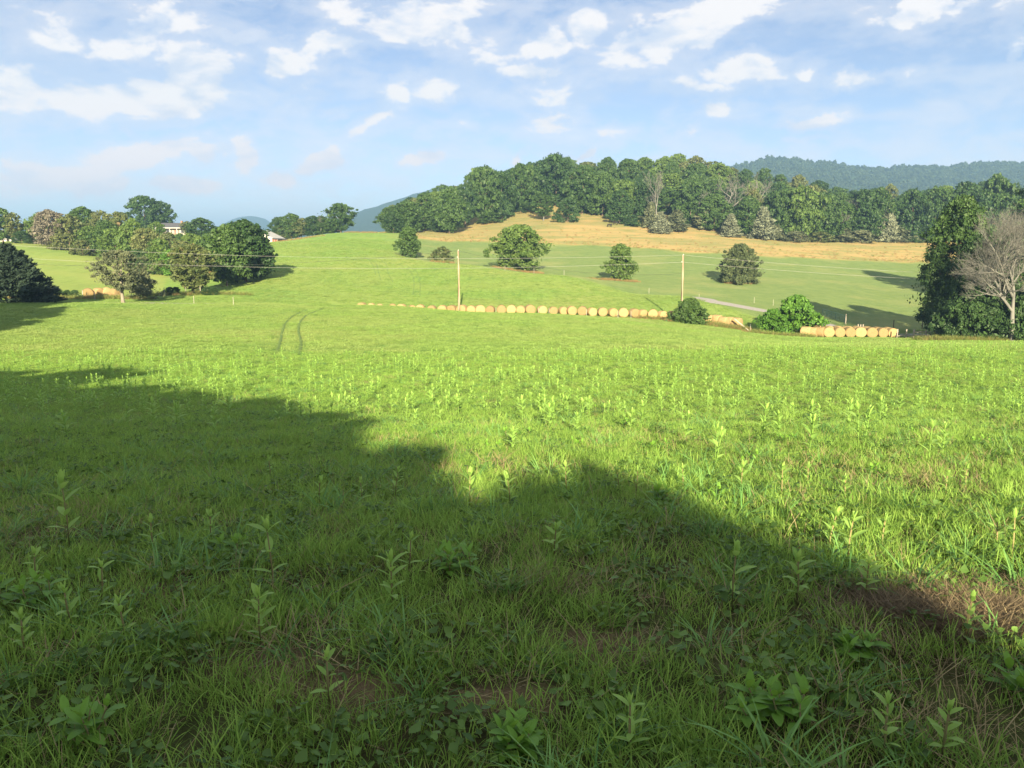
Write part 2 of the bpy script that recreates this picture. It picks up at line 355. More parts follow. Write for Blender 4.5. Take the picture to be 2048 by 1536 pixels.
def ground_mat():
    m,nt,o=new_mat('pasture')
    def at(n): return N(nt,'ShaderNodeAttribute',attribute_name=n).outputs['Fac']
    geo=N(nt,'ShaderNodeNewGeometry'); P=geo.outputs['Position']
    fine=noise(nt,P,7,6,.65); mid=noise(nt,P,.45,6,.6); big=noise(nt,P,.06,4,.55)
    st=N(nt,'ShaderNodeMapping'); nt.links.new(P,st.inputs[0]); st.inputs[2].default_value=(0,0,.5); st.inputs[3].default_value=(1.5,.09,1.)
    swath=noise(nt,st.outputs[0],.8,5,.6)
    g=mixc(nt,maprange(nt,mid,.3,.7),(.098,.165,.034),(.138,.212,.048))
    g=mixc(nt,maprange(nt,swath,.50,.58,0,.6),g,(.068,.125,.026))
    g=mixc(nt,maprange(nt,big,.44,.60,0,.7),g,(.155,.200,.050))
    g=mixc(nt,math_node(nt,'MULTIPLY',at('yel'),.6),g,(.22,.21,.07))
    du=mixc(nt,maprange(nt,mid,.3,.7),(.088,.130,.042),(.125,.165,.056))
    du=mixc(nt,maprange(nt,big,.5,.7,0,.5),du,(.20,.20,.08))
    g=mixc(nt,at('dull'),g,du)
    st2=N(nt,'ShaderNodeMapping'); nt.links.new(P,st2.inputs[0]); st2.inputs[3].default_value=(.35,1.1,1)
    tn=noise(nt,st2.outputs[0],.16,7,.62)
    dr=mixc(nt,maprange(nt,tn,.36,.62),(.29,.205,.088),(.215,.178,.072))
    dr=mixc(nt,maprange(nt,tn,.47,.64,0,.85),dr,(.135,.150,.052))
    dr=mixc(nt,maprange(nt,noise(nt,P,.03,5,.6),.48,.62,0,.75),dr,(.155,.155,.06))
    g=mixc(nt,at('dry'),g,dr)
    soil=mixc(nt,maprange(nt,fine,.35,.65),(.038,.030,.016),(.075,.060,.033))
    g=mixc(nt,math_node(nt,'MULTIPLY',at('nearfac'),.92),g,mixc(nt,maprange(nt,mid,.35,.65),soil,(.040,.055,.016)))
    g=mixc(nt,at('bare'),g,mixc(nt,fine,(.085,.062,.036),(.15,.112,.062)))
    g=mixc(nt,1.0,g,mixc(nt,maprange(nt,fine,.25,.75),(.72,.72,.72),(1.22,1.22,1.22)),'MULTIPLY')
    p=principled(nt,g,.95,.05)
    b=N(nt,'ShaderNodeBump'); b.inputs['Strength'].default_value=.9; b.inputs['Distance'].default_value=.22
    h=math_node(nt,'ADD',math_node(nt,'MULTIPLY',fine,.5),mid)
    nt.links.new(h,b.inputs['Height']); nt.links.new(b.outputs[0],p.inputs['Normal'])
    p.inputs['Sheen Weight'].default_value=.35; p.inputs['Sheen Roughness'].default_value=.5; nt.links.new(g,p.inputs['Sheen Tint'])
    nt.links.new(p.outputs[0],o.inputs[0]); return m
M['ground']=ground_mat()
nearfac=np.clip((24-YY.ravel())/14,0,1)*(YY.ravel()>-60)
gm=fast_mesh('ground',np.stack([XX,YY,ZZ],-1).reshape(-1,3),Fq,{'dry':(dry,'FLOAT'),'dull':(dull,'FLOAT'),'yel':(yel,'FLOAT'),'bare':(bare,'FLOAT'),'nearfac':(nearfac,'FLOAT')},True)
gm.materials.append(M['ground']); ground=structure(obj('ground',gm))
def gz(x,y):
    """height of the ground mesh, with its small near-field bumps"""
    x=np.asarray(x,float); y=np.asarray(y,float)
    n=np.clip((20-y)/14,0,1)*(y>-20)
    return height(x,y)+n*((fbm(x,y,.9,5)-.5)*.09)
def ribbon(name, pix, width, mat, lift=.03, n=60, ys=None):
    """a strip lying on the ground along a line given by points on the ground"""
    P=np.array([ (h[0],h[1]) for h in pix]); d=np.r_[0,np.cumsum(np.hypot(*np.diff(P,axis=0).T))]
    s=np.linspace(0,d[-1],n); X=pchip(d,P[:,0],s); Y=pchip(d,P[:,1],s)
    tx=np.gradient(X); ty=np.gradient(Y); L=np.hypot(tx,ty); nx,ny=-ty/L,tx/L
    wv=(np.interp(s,d,width) if hasattr(width,'__len__') else width)*(1+.25*(fbm(X*0+s,s*0,1.5,8)-.5))
    V=[];k=5
    for j in range(k):
        o=(j/(k-1)-.5); xx=X+nx*wv*o; yy=Y+ny*wv*o
        V.append(np.stack([xx,yy,height(xx,yy)+lift*(1-abs(o)*1.2)],-1))
    V=np.stack(V,1); ii=np.arange(n*k).reshape(n,k)
    fc=np.stack([ii[:-1,:-1],ii[1:,:-1],ii[1:,1:],ii[:-1,1:]],-1).reshape(-1,4)
    me=fast_mesh(name,V.reshape(-1,3),fc,None,True); me.materials.append(mat)
    return structure(obj(name,me))
M['gravel']=plain_mat('gravel',(.29,.27,.245),(.21,.195,.178),3,.95,.3)
M['track']=plain_mat('crushed_grass',(.088,.145,.029),(.115,.178,.038),5,.95,.3)
M['faint']=plain_mat('old_wheel_marks',(.095,.150,.032),(.115,.178,.040),5,.95,.3)
M['straw_strip']=plain_mat('straw_strip',(.28,.24,.11),(.20,.19,.08),2,.95,.3)
def Hs(pts): return [hit(*p) for p in pts]
# lane of pale gravel behind the knoll, running down to the gate
lane=[at_Y(1330,150),at_Y(1390,149),(*[hit(1420,603)[k] for k in(0,1,2)],),hit(1470,611),hit(1520,620),hit(1580,634),hit(1640,648),at_Y(1720,118),at_Y(1900,117)]
ribbon('gravel_lane',lane,[4,4,4.4,4.4,4.2,4.2,4.4,4.4,4.4],M['gravel'],.05,160)
ribbon('gravel_track',Hs([(30,598),(120,603),(230,606),(350,607),(430,607)]),[2.4,2.4,2.4,2.2,.6],M['gravel'],.06,80)
ribbon('gravel_patch',Hs([(1245,637),(1275,642),(1310,648),(1345,652)]),[.4,2.6,2.4,.4],M['straw_strip'],.06,40)
TRACKS=[[(612,620),(590,630),(572,645),(564,665),(560,685),(552,706)],[(645,618),(618,628),(602,642),(597,662),(602,685),(598,710)],
 [(735,517),(752,528),(757,545),(762,562)],[(756,516),(772,528),(776,545),(786,565)],[(800,530),(822,545),(828,565),(826,590)],[(812,530),(834,545),(840,565),(840,592)],[(700,505),(730,515),(745,530),(752,550)]]
TRK=[]
for i,t in enumerate(TRACKS):
    h=Hs(t); TRK.append(np.array([(a[0],a[1]) for a in h])); ribbon('tyre_track',h,.22 if i<2 else .17,M['track'] if i<2 else M['faint'],.05,50)
# ---------------------------------------------------------------- trees
def quads(C, Nn, size, aspect, rg, align=None):
    """one quad per row: centre C, normal Nn"""
    n=len(C); Nn=Nn/np.linalg.norm(Nn,axis=1,keepdims=True)
    ref=rg.normal(size=(n,3)) if align is None else align+rg.normal(size=(n,3))*.35
    T=ref-(ref*Nn).sum(1,keepdims=True)*Nn; T/=np.maximum(np.linalg.norm(T,axis=1,keepdims=True),1e-6)
    B=np.cross(Nn,T); s=(size*np.exp(rg.normal(size=n)*.32))[:,None]
    a=T*s*aspect*.5; b=B*s*.5
    V=np.stack([C-a, C-b*.9+a*.1, C+a, C+b*.9+a*.1],1).reshape(-1,3)   # kite: leaf-like
    return V, np.arange(n*4,dtype=np.int32).reshape(n,4)
def crown_mesh(name, seed, H=10., W=8., base=.15, prof='round', nclump=70, nleaf=85, cr=.13, leaf=.42, aspect=1.5, lobes=4, up=.35, needle=False):
    rg=np.random.default_rng(seed)
    T=np.array([0,.1,.25,.4,.55,.7,.85,.95,1.0])
    Pf={'round':[.45,.72,.93,1,.98,.88,.66,.40,.10],'tall':[.5,.8,.97,1,.92,.8,.6,.38,.12],'broad':[.35,.6,.85,1,1,.95,.78,.5,.15],
        'cone':[.85,1,.92,.78,.62,.46,.28,.14,.03],'spread':[.30,.48,.70,.92,1,.95,.72,.45,.12],'bush':[.9,1,1,.96,.88,.74,.52,.32,.1],'hedge':[1,1,1,1,1,.98,.92,.8,.5]}[prof]
    ph=rg.random(6)*6.28
    def rad(t,th): return np.interp(t,T,Pf)*W/2*(1+.20*np.sin(lobes*th+ph[0]+5*t)+.15*np.sin((lobes+3)*th+ph[1]-9*t)+.13*np.sin(13*t+2*th+ph[2]))
    t=rg.random(nclump)**.92; th=rg.random(nclump)*6.283
    rr=rad(t,th)*(.30+.66*np.sqrt(rg.random(nclump)))*np.where(rg.random(nclump)<.12,1.16,1.)
    z=H*(base+(1-base)*t*.97)
    Cc=np.stack([rr*np.cos(th),rr*np.sin(th),z],1)
    rc=cr*H*(.6+.75*rg.random(nclump))*(1-.35*t)
    k=np.repeat(np.arange(nclump),nleaf); n=len(k)
    d=rg.normal(size=(n,3)); d/=np.linalg.norm(d,axis=1,keepdims=True); d[:,2]=d[:,2]*.85+up*.5
    ax=np.array([1.,1.,.78])
    C=Cc[k]+d*ax*(rc[k]*(.30+.80*rg.random(n)**.7))[:,None]+rg.normal(size=(n,3))*(rc[k]*.16)[:,None]
    nf=n//10; fr=rg.choice(n,nf,replace=False); tf=rg.random(nf)**.9; thf=rg.random(nf)*6.283; rf=rad(tf,thf)*(.55+.45*rg.random(nf))
    C[fr]=np.stack([rf*np.cos(thf),rf*np.sin(thf),H*(base+(1-base)*tf*.98)],1)
    lump=rg.random(nclump)
    tone=np.clip(.15+.55*lump[k]+.35*rg.random(n)-.05,0,1)
    C[:,2]=np.maximum(C[:,2],.02*H)
    if needle:
        out=C*[1,1,0]; out/=np.maximum(np.linalg.norm(out,axis=1,keepdims=True),.05); out=out+[0,0,.9]
        Nn=rg.normal(size=(n,3))+d*.6
        V,Fc=quads(C,Nn,leaf,aspect,rg,align=out)
    else:
        Nn=d+rg.normal(size=(n,3))*.55+[0,0,.25]
        V,Fc=quads(C,Nn,leaf,aspect,rg)
    me=fast_mesh(name,V,Fc,{'tone':(np.repeat(tone,4),'FLOAT')})
    return me,Cc,rc
def trunk_mesh(name, seed, H, W, base, Cc, r0=.22, nl=9, top=.72, lean=0.):
    rg=random.Random(seed); mb=MB()
    n=8; pts=[];rad=[]
    for i in range(n):
        t=i/(n-1); pts.append((lean*t*H+.02*H*math.sin(3*t+seed), .015*H*math.cos(4*t+seed), -.03*H+t*top*H)); rad.append(r0*(1.35 if i==0 else 1)*(1-.8*t))
    mb.tube(pts,rad,8)
    order=list(range(len(Cc))); rg.shuffle(order)
    for i in order[:nl]:
        c=Vector(Cc[i]); zs=max(base*H*.7,min(c.z*.72,top*H*.9)); t=(zs+.03*H)/(top*H+.03*H); j=min(int(t*(n-1)),n-2)
        s=Vector(pts[j]).lerp(Vector(pts[j+1]),t*(n-1)-j); m=s.lerp(c,.5)+Vector((0,0,-.03*H))
        mb.tube([s,m,s.lerp(c,.95)],[r0*.42*(1-t*.6),r0*.25*(1-t*.5),r0*.08],5)
    return mb.mesh(name,None,True)
PROTO={}
def proto(key, seed, H=10., W=8., base=.15, r0=.22, nl=9, top=.72, lean=0., **kw):
    c,Cc,rc=crown_mesh(key+'_crown',seed,H,W,base,**kw); t=trunk_mesh(key+'_trunk',seed,H,W,base,Cc,r0,nl,top,lean)
    PROTO[key]=(t,c,H,W); return key
for i in range(3): proto(f'round{i}',100+i,10,8.4,.07,prof='round',nclump=150,nleaf=90,cr=.085,leaf=.29)
for i in range(3): proto(f'tall{i}',110+i,10,6.2,.10,prof='tall',nclump=140,nleaf=85,cr=.08,leaf=.27)
for i in range(2): proto(f'broad{i}',120+i,10,9.5,.14,prof='broad',nclump=150,nleaf=90,cr=.085,leaf=.29,r0=.26)
for i in range(2): proto(f'airy{i}',130+i,10,6.5,.22,prof='spread',nclump=80,nleaf=42,cr=.075,leaf=.34,nl=16,r0=.2)
for i in range(2): proto(f'cedar{i}',140+i,10,5.2,.03,prof='cone',nclump=190,nleaf=46,cr=.06,leaf=.22,aspect=2.4,needle=True,top=.9,r0=.16)
proto('bush0',150,10,11,.0,prof='bush',nclump=90,nleaf=90,cr=.12,leaf=.36,top=.6,r0=.18)
proto('bush1',151,10,12,.0,prof='bush',nclump=80,nleaf=80,cr=.12,leaf=.5,top=.6,r0=.18)
# single trees one looks at more closely
proto('hero_pasture',200,12,11.5,.06,prof='round',nclump=320,nleaf=80,cr=.07,leaf=.30,nl=14,r0=.3)
proto('hero_oval',213,10,6.6,.02,prof='tall',nclump=230,nleaf=75,cr=.07,leaf=.26,nl=12,r0=.2,lobes=3)
proto('hero_small',201,10,6.2,.03,prof='cone',nclump=230,nleaf=75,cr=.075,leaf=.27,nl=12,r0=.2,lobes=3)
proto('hero_dark',202,10,7.5,.10,prof='round',nclump=260,nleaf=75,cr=.075,leaf=.29,nl=12,r0=.2)
proto('hero_olive',203,10,8.6,.14,prof='spread',nclump=220,nleaf=75,cr=.065,leaf=.25,nl=16,r0=.24)
proto('hero_rcedar',204,10,10.5,.02,prof='bush',nclump=330,nleaf=70,cr=.058,leaf=.22,aspect=2.2,needle=True,r0=.25,top=.85)
proto('hero_cedar',205,10,10.2,.27,prof='spread',nclump=190,nleaf=100,cr=.048,leaf=.15,aspect=2.4,needle=True,r0=.34,nl=24,top=.85,lobes=5)
proto('hero_tall',206,18,11,.05,prof='tall',nclump=420,nleaf=110,cr=.046,leaf=.22,nl=22,r0=.4)
proto('hero_tall2',207,14,11,.03,prof='round',nclump=360,nleaf=110,cr=.052,leaf=.22,nl=18,r0=.35)
proto('near_bush',208,3,4.4,.0,prof='bush',nclump=200,nleaf=70,cr=.09,leaf=.15,aspect=2.2,r0=.07,nl=14)
proto('near_thicket',209,4.4,5.4,.0,prof='bush',nclump=240,nleaf=80,cr=.085,leaf=.16,aspect=1.7,r0=.09,nl=12,lobes=2)
proto('hero_cone',210,10,10,.01,prof='cone',nclump=420,nleaf=70,cr=.06,leaf=.24,aspect=2.2,needle=True,r0=.25,top=.9)
proto('hedge_tree',211,6,4,.0,prof='hedge',nclump=260,nleaf=90,cr=.08,leaf=.22,r0=.12,nl=12,top=.8)
proto('shade_tree',212,10,8,.0,prof='bush',nclump=300,nleaf=90,cr=.075,leaf=.34,r0=.2,nl=12)
def place_tree(key, X, Y, z, H, W, mat, name, label, cat, group=None, bark='bark', rz=None):
    t,c,H0,W0=PROTO[key]; s=W/W0
    r=thing(name,label,cat,(X,Y,z-.02*H),R.random()*6.28 if rz is None else rz,(s,s,H/H0),group)
    obj('trunk',t,r,mat=M[bark]); obj('crown',c,r,mat=M[mat]); return r
def tree_px(key, px, base, top, wpx, mat, name, label, cat='tree', group=None, Y=None, bark='bark', rz=None):
    if Y is None:
        h=hit(px,base,60) or at_Y(px,300)
    else: h=at_Y(px,Y,base)
    X,Yv,z=h; H=z_of(top,Yv)-z; W=wpx/F*Yv*1.02
    return place_tree(key,X,Yv,z,H*1.02,W,mat,name,label,cat,group,bark,rz)
# dead trees: bare branching limbs
def dead_mesh(name, seed, H, spread=.55, trunk=.35, r0=.22, depth=5, kids=(3,4), shr=.68, rmin=.014):
    rg=random.Random(seed); mb=MB()
    def grow(p,d,L,r,k):
        q=p; path=[p]; rad=[r]; dd=d.copy()
        for i in range(3):
            dd=(dd+Vector((rg.uniform(-1,1),rg.uniform(-1,1),rg.uniform(-.5,.8)))*(.05 if k==depth else .20)).normalized(); q=q+dd*L/3; path.append(q); rad.append(r*(1-.16*(i+1)))
        mb.tube(path,rad,6 if k>3 else (4 if k>1 else 3),False)
        if k==0: return
        grow(path[-1],(dd+Vector((rg.uniform(-.25,.25),rg.uniform(-.25,.25),.1))).normalized(),L*shr*.95,rad[-1],k-1)
        for j in range(rg.randint(kids[0]-1,kids[1]-1)):
            o=rg.uniform(.45,1.0) if k<depth else rg.uniform(.6,1.0)
            st=path[0].lerp(path[-1],o) if o<.98 else path[-1]
            a=Vector((rg.gauss(0,1),rg.gauss(0,1),rg.gauss(0,.5))); a=(a-a.dot(dd)*dd).normalized()
            grow(st,(dd*(1-spread*rg.uniform(.5,1.2))+a*spread*rg.uniform(.7,1.3)+Vector((0,0,.12))).normalized(),L*shr*rg.uniform(.8,1.15),max(r*.52,rmin*H/10),k-1)
    grow(Vector((0,0,-.2)),Vector((0,0,1)),H*trunk,r0,depth)
    return mb.mesh(name,None,True)
DEAD=[dead_mesh('dead0',5,10),dead_mesh('dead1',8,10,.65,.30,.25),dead_mesh('dead2',13,10,.38,.42,.2)]
def dead_px(i, px, base, top, label, group=None, Y=None, sx=1.):
    h=(hit(px,base,60) if Y is None else at_Y(px,Y,base)); X,Yv,z=h; H=z_of(top,Yv)-z
    mh=max(v.co.z for v in DEAD[i].vertices)
    r=thing('dead_tree',label,'dead tree',(X,Yv,z),R.random()*6.28,(H/mh*sx,H/mh*sx,H/mh),group)
    obj('trunk',DEAD[i],r,mat=M['dead_wood']); return r
# ---- lone trees in the pasture
tree_px('hero_oval',818,514,452,42,'crown_mid','pasture_tree','dark leafy tree standing alone on the shoulder of the green knoll',bark='bark')
tree_px('bush1',884,524,494,46,'crown_olive','pasture_shrub','low half-dry olive shrub between the knoll and the straw slope',cat='shrub')
tree_px('hero_pasture',1037,546,449,100,'crown_light','pasture_tree','broad rounded full-leaved tree with straw grass round its foot',Y=205)
tree_px('hero_oval',1242,571,488,52,'crown_light','pasture_tree','narrow oval leafy tree between the two utility poles',Y=190)
tree_px('hero_rcedar',1479,566,487,80,'cedar_mid','cedar_tree','round dense cedar alone on the dull pasture above the lane')
# ---- left: cedar by the track, the dark cedars, fence-line trees
tree_px('hero_cedar',248,606,500,112,'cedar','cedar_tree','gnarled grey-green cedar with bare reddish trunk beside the farm track',bark='pale_bark',rz=.6)
tree_px('bush0',287,598,550,58,'cedar','cedar_shrub','low cedar bough clump beside the gnarled cedar trunk',cat='shrub')
tree_px('hero_cone',22,600,488,156,'cedar_dark','cedar_tree','blue-black pointed cedar with low skirts in the shade',Y=100)
tree_px('cedar0',75,600,545,84,'cedar_dark','cedar_tree','small blue-black cedar leaning against its taller neighbour',Y=102)
tree_px('hero_olive',388,587,487,100,'crown_olive','fence_line_tree','olive brown-tinged tree with pale trunk on the fence line',bark='pale_bark')
tree_px('hero_dark',492,564,441,110,'crown_deep','fence_line_tree','tall dark tree casting a shadow onto the green knoll')
tree_px('hero_dark',455,572,452,84,'crown_mid','fence_line_tree','dark green tree just behind the shadow-casting fence-line tree',rz=2.)
tree_px('tall1',522,556,468,44,'crown_mid','fence_line_tree','slim green tree on the knoll side of the fence line')
L=[('tall0',6,488,415,46,'crown_mid',250),('airy0',30,486,424,36,'crown_olive',250),('round0',60,487,446,40,'crown_deep',255),('round1',82,488,428,50,'crown_light',252),
 ('airy1',140,497,428,46,'crown_olive',None),('tall2',150,495,427,40,'crown_deep',265),('round2',168,497,414,62,'crown_mid',262),('round0',186,506,452,56,'crown_light',None),('airy0',206,505,420,52,'crown_olive',255),
 ('tall1',216,515,440,50,'crown_mid',None),('round1',232,520,457,60,'crown_light',None),('tall0',246,518,424,52,'crown_olive',250),('round2',268,528,438,56,'crown_light',None),('broad0',298,534,456,62,'crown_olive',None),
 ('broad1',292,478,392,62,'crown_deep',372),('broad0',325,478,402,48,'crown_deep',376),('round1',322,550,478,52,'crown_light',None),('round0',345,552,500,46,'crown_bright',None),('tall2',368,545,482,60,'crown_olive',None),
 ('round2',405,486,436,58,'crown_mid',310),('round0',428,552,466,62,'crown_mid',None),('airy1',378,488,442,30,'crown_olive',325),('round1',276,545,500,50,'crown_mid',None),('bush0',300,548,510,46,'crown_deep',None),
 ('bush1',120,500,468,44,'crown_olive',None),('bush1',165,510,480,44,'crown_olive',None),('bush0',340,520,466,54,'crown_olive',240),('round1',316,505,444,40,'crown_light',262),('bush1',362,505,468,34,'crown_mid',262),('round0',385,520,468,56,'crown_light',220),('bush0',44,489,462,34,'crown_deep',245)]
SHP=lambda k: {'r':'rounded','t':'slender','b':'broad-headed','a':'airy','h':'full-skirted'}[k[0]]
LBL={'crown_deep':'dark green','crown_mid':'mid green','crown_light':'pale green','crown_olive':'olive green','crown_bright':'vivid green','crown_brown':'tan'}
for k,px,b,t,wd,mt,Y in L:
    nm={'b':'shrub' if k.startswith('bush') else 'broadleaf_tree'}.get('b')
    tree_px(k,px,b,t,wd,mt,nm,f'{LBL[mt]} {"shrub" if k.startswith("bush") else "tree"} in the wooded bank below the grey-roofed house','shrub' if k.startswith('bush') else 'tree',f'{LBL[mt]} {"shrubs" if k.startswith("bush") else "trees"} of the wooded bank',Y=Y)
tree_px('round2',103,493,420,66,'crown_brown','withered_tree','tan withered twiggy tree at the top of the left field')
M6=[('round0',562,474,434,40,'crown_deep'),('round1',583,476,428,48,'crown_mid'),('broad0',604,474,436,44,'crown_olive'),('round2',626,474,432,44,'crown_deep'),('tall1',645,474,432,34,'crown_mid'),('round1',664,472,438,40,'crown_mid'),('round0',570,476,446,36,'crown_olive')]
for k,px,b,t,wd,mt in M6:
    tree_px(k,px,b,t,wd,mt,'broadleaf_tree',f'{LBL[mt]} tree in the clump on the ridge beside the white barn','tree',f'{LBL[mt]} trees of the ridge clump',Y=335)
tree_px('broad1',681,470,407,58,'crown_mid','broadleaf_tree','tallest tree of the ridge clump, standing at its end by the straw mound',Y=330)
dead_px(2,642,474,428,'bare dead snag among the ridge clump beside the barn',Y=333)
# ---- wood on the hill: edge trees as seen, then rows behind them up to the skyline
SKX=[770,800,850,880,920,950,1000,1040,1080,1130,1165,1180,1220,1310,1350,1400,1450,1500,1560,1620,1655,1675,1760,1790,1820,1880,1950,2000,2060,2200]
SKY=[422,395,385,362,370,333,340,325,315,307,325,315,308,311,301,312,325,331,340,350,356,376,373,362,375,368,360,345,322,318]
EDGE=[('round0',787,466,424,40,'crown_deep'),('round1',815,466,402,58,'crown_mid'),('tall0',850,462,386,50,'crown_mid'),('hero_dark',900,467,375,56,'crown_mid'),('broad0',930,454,368,50,'crown_deep'),
 ('broad1',968,446,333,66,'crown_mid'),('round2',1003,438,345,58,'crown_deep'),('round0',1042,424,328,58,'crown_mid'),('round1',1110,412,309,74,'crown_deep'),('round2',1165,428,332,66,'crown_mid'),
 ('round0',1205,432,345,62,'crown_mid'),('broad1',1245,440,360,62,'crown_light'),('tall2',1292,444,348,46,'crown_deep'),('round1',1380,452,362,62,'crown_mid'),('round0',1428,462,388,62,'crown_mid'),
 ('tall1',1494,474,392,52,'crown_mid'),('round2',1560,478,380,62,'crown_mid'),('broad0',1602,482,372,72,'crown_light'),('round1',1642,481,386,62,'crown_mid'),('tall0',1682,482,402,52,'crown_mid'),('round0',1725,482,380,66,'crown_deep'),
 ('round2',1752,482,376,58,'crown_mid'),('round1',1820,483,380,66,'crown_deep'),('broad0',1868,484,372,66,'crown_mid'),('round0',1925,484,365,74,'crown_deep'),('round2',1985,484,350,76,'crown_mid')]
for k,px,b,t,wd,mt in EDGE:
    tree_px(k,px,b,t,wd,mt,'broadleaf_tree',f'{SHP(k)} {LBL[mt]} tree at the edge of the hill wood above the straw field','tree',f'{SHP(k)} {LBL[mt]} trees along the wood edge')
CED=[('cedar0',1302,456,405,38,'cedar'),('cedar1',1320,467,424,42,'cedar_pale'),('cedar0',1352,463,420,46,'cedar'),('cedar1',1408,458,400,50,'cedar'),('cedar0',1461,474,428,40,'cedar_pale'),('cedar1',1525,479,414,50,'cedar_pale'),('cedar0',1775,484,418,46,'cedar_pale'),('cedar1',1552,480,448,36,'cedar'),('cedar0',1690,484,450,36,'cedar')]
for k,px,b,t,wd,mt in CED:
    tree_px(k,px,b,t,wd,mt,'cedar_tree',('pale silvery' if mt=='cedar_pale' else 'brownish green')+' cedar at the foot of the hill wood','tree',('pale' if mt=='cedar_pale' else 'brownish')+' cedars at the wood edge',bark='pale_bark')
tree_px('airy0',1086,442,388,46,'crown_mid','broadleaf_tree','small airy tree with a white trunk standing out on the straw slope',bark='dead_wood')
tree_px('bush0',1136,444,395,54,'crown_deep','broadleaf_tree','dark rounded low-skirted tree on the top of the straw slope')
tree_px('tall0',1240,448,380,48,'crown_deep','broadleaf_tree','dark tree beside the grazing cattle on the straw slope')
for k,px,b,t,wd,mt in [('bush1',980,446,425,50,'crown_mid'),('bush0',1590,484,462,50,'cedar'),('bush1',1640,484,464,50,'crown_olive'),('bush0',1720,485,460,60,'cedar'),('bush1',1800,484,455,60,'cedar'),('bush0',1850,485,450,60,'crown_deep'),('bush0',1060,425,405,40,'crown_deep'),('bush1',1265,452,430,36,'crown_deep'),('bush0',880,464,440,40,'crown_deep')]:
    tree_px(k,px,b,t,wd,mt,'shrub','understorey shrub at the foot of the hill wood','shrub','understorey shrubs of the wood edge')
dead_px(2,1312,440,338,'grey dead tree with upswept limbs in the hill wood',Y=334)
dead_px(1,1455,440,345,'pale spreading dead tree in the hill wood',Y=338)
dead_px(0,1508,440,342,'brownish dead tree beside the pale spreading one in the wood',Y=344)
dead_px(2,1694,480,392,'forked dead tree low in the wood above the straw field',Y=318)
nw=0
for row,(dy,step) in enumerate(((20,44),(36,42),(58,40),(86,38),(118,36))):
    px=782+R.uniform(0,20)
    while px<2090:
        e=hit(px,float(np.interp(px,[780,900,960,1040,1110,1200,1300,1400,1500,1600,2100],[466,458,440,424,412,426,442,456,474,481,484]))) or at_Y(px,320)
        Y=e[1]+dy+R.uniform(-6,6); X,Y,z=at_Y(px,Y,450)
        sk=float(np.interp(px,SKX,SKY))+R.uniform(0,9)
        H=z_of(sk,Y)-z
        if row<4: H=min(H,R.uniform(11,19))
        if H>6:
            H=min(H,23); k=R.choice(['round0','round1','round2','broad0','broad1','tall0','tall1','round2']); mt=R.choice(['crown_deep','crown_mid','crown_mid','crown_deep','crown_light','crown_olive'])
            place_tree(k,X,Y,z,H,R.uniform(8,15),mt,'broadleaf_tree',f'{SHP(k)} {LBL[mt]} tree packed among others up the wooded hill','tree',f'{SHP(k)} {LBL[mt]} trees of the hill wood'); nw+=1
        px+=step*R.uniform(.8,1.2)
# ---- right: the near thicket with the bare grey tree
NR='tall leafy tree of the dark thicket behind the bare grey tree'
tree_px('hero_tall',1902,676,388,136,'crown_mid','broadleaf_tree','tall green tree at the outer edge of the thicket by the rail fence',Y=111,rz=.4)
tree_px('hero_tall2',1965,676,455,150,'crown_deep','broadleaf_tree',NR,group='thicket trees',Y=108)
tree_px('hero_tall2',2045,676,430,170,'crown_deep','broadleaf_tree',NR,group='thicket trees',Y=112,rz=2.2)
tree_px('hero_tall',2088,660,318,170,'crown_mid','broadleaf_tree','very tall tree rising behind the thicket and the bare grey tree',Y=165,rz=4)
for px,tp,wd,Y in ((1902,600,70,101),(1935,585,90,100),(1985,600,90,99),(2045,590,90,98),(1915,540,90,108),(2110,560,150,100)):
    tree_px('near_thicket',px,680,tp,wd,'crown_deep','thicket_bush','dark leafy bush at the foot of the thicket trees','bush','bushes of the thicket',Y=Y)
DEADBIG=dead_mesh('big_dead',24,13,.56,.36,.28,6,(4,5),.70,.0045)
def big_dead():
    X,Y,z=at_Y(2022,96.5,683); mh=max(v.co.z for v in DEADBIG.vertices); H=z_of(402,Y)-z
    r=thing('dead_tree','big bare grey tree with drooping twigs in front of the dark thicket','dead tree',(X,Y,z),2.4,(H/mh*.86,H/mh*.86,H/mh))
    obj('trunk',DEADBIG,r,mat=M['dead_wood'])
big_dead()
tree_px('near_bush',1378,652,598,68,'crown_mid','roadside_bush','rounded dark green bush at the foot of the utility pole','bush',Y=112)
tree_px('near_thicket',1590,668,590,92,'crown_bright','roadside_bush','bright green two-lobed bush beside the bale stack','bush',Y=113,rz=.3)
tree_px('near_thicket',1545,668,618,64,'crown_bright','roadside_bush','lower bright green bush joined to the two-lobed bush','bush',Y=112.5,rz=1.4)
for px in (118,135,150,340,352,415,428):
    tree_px('bush0',px,596 if px<200 else 590,580 if px<200 else 574,22,'crown_deep','fence_row_shrub','low scrub along the old fence row by the farm track','shrub','scrub along the fence row')
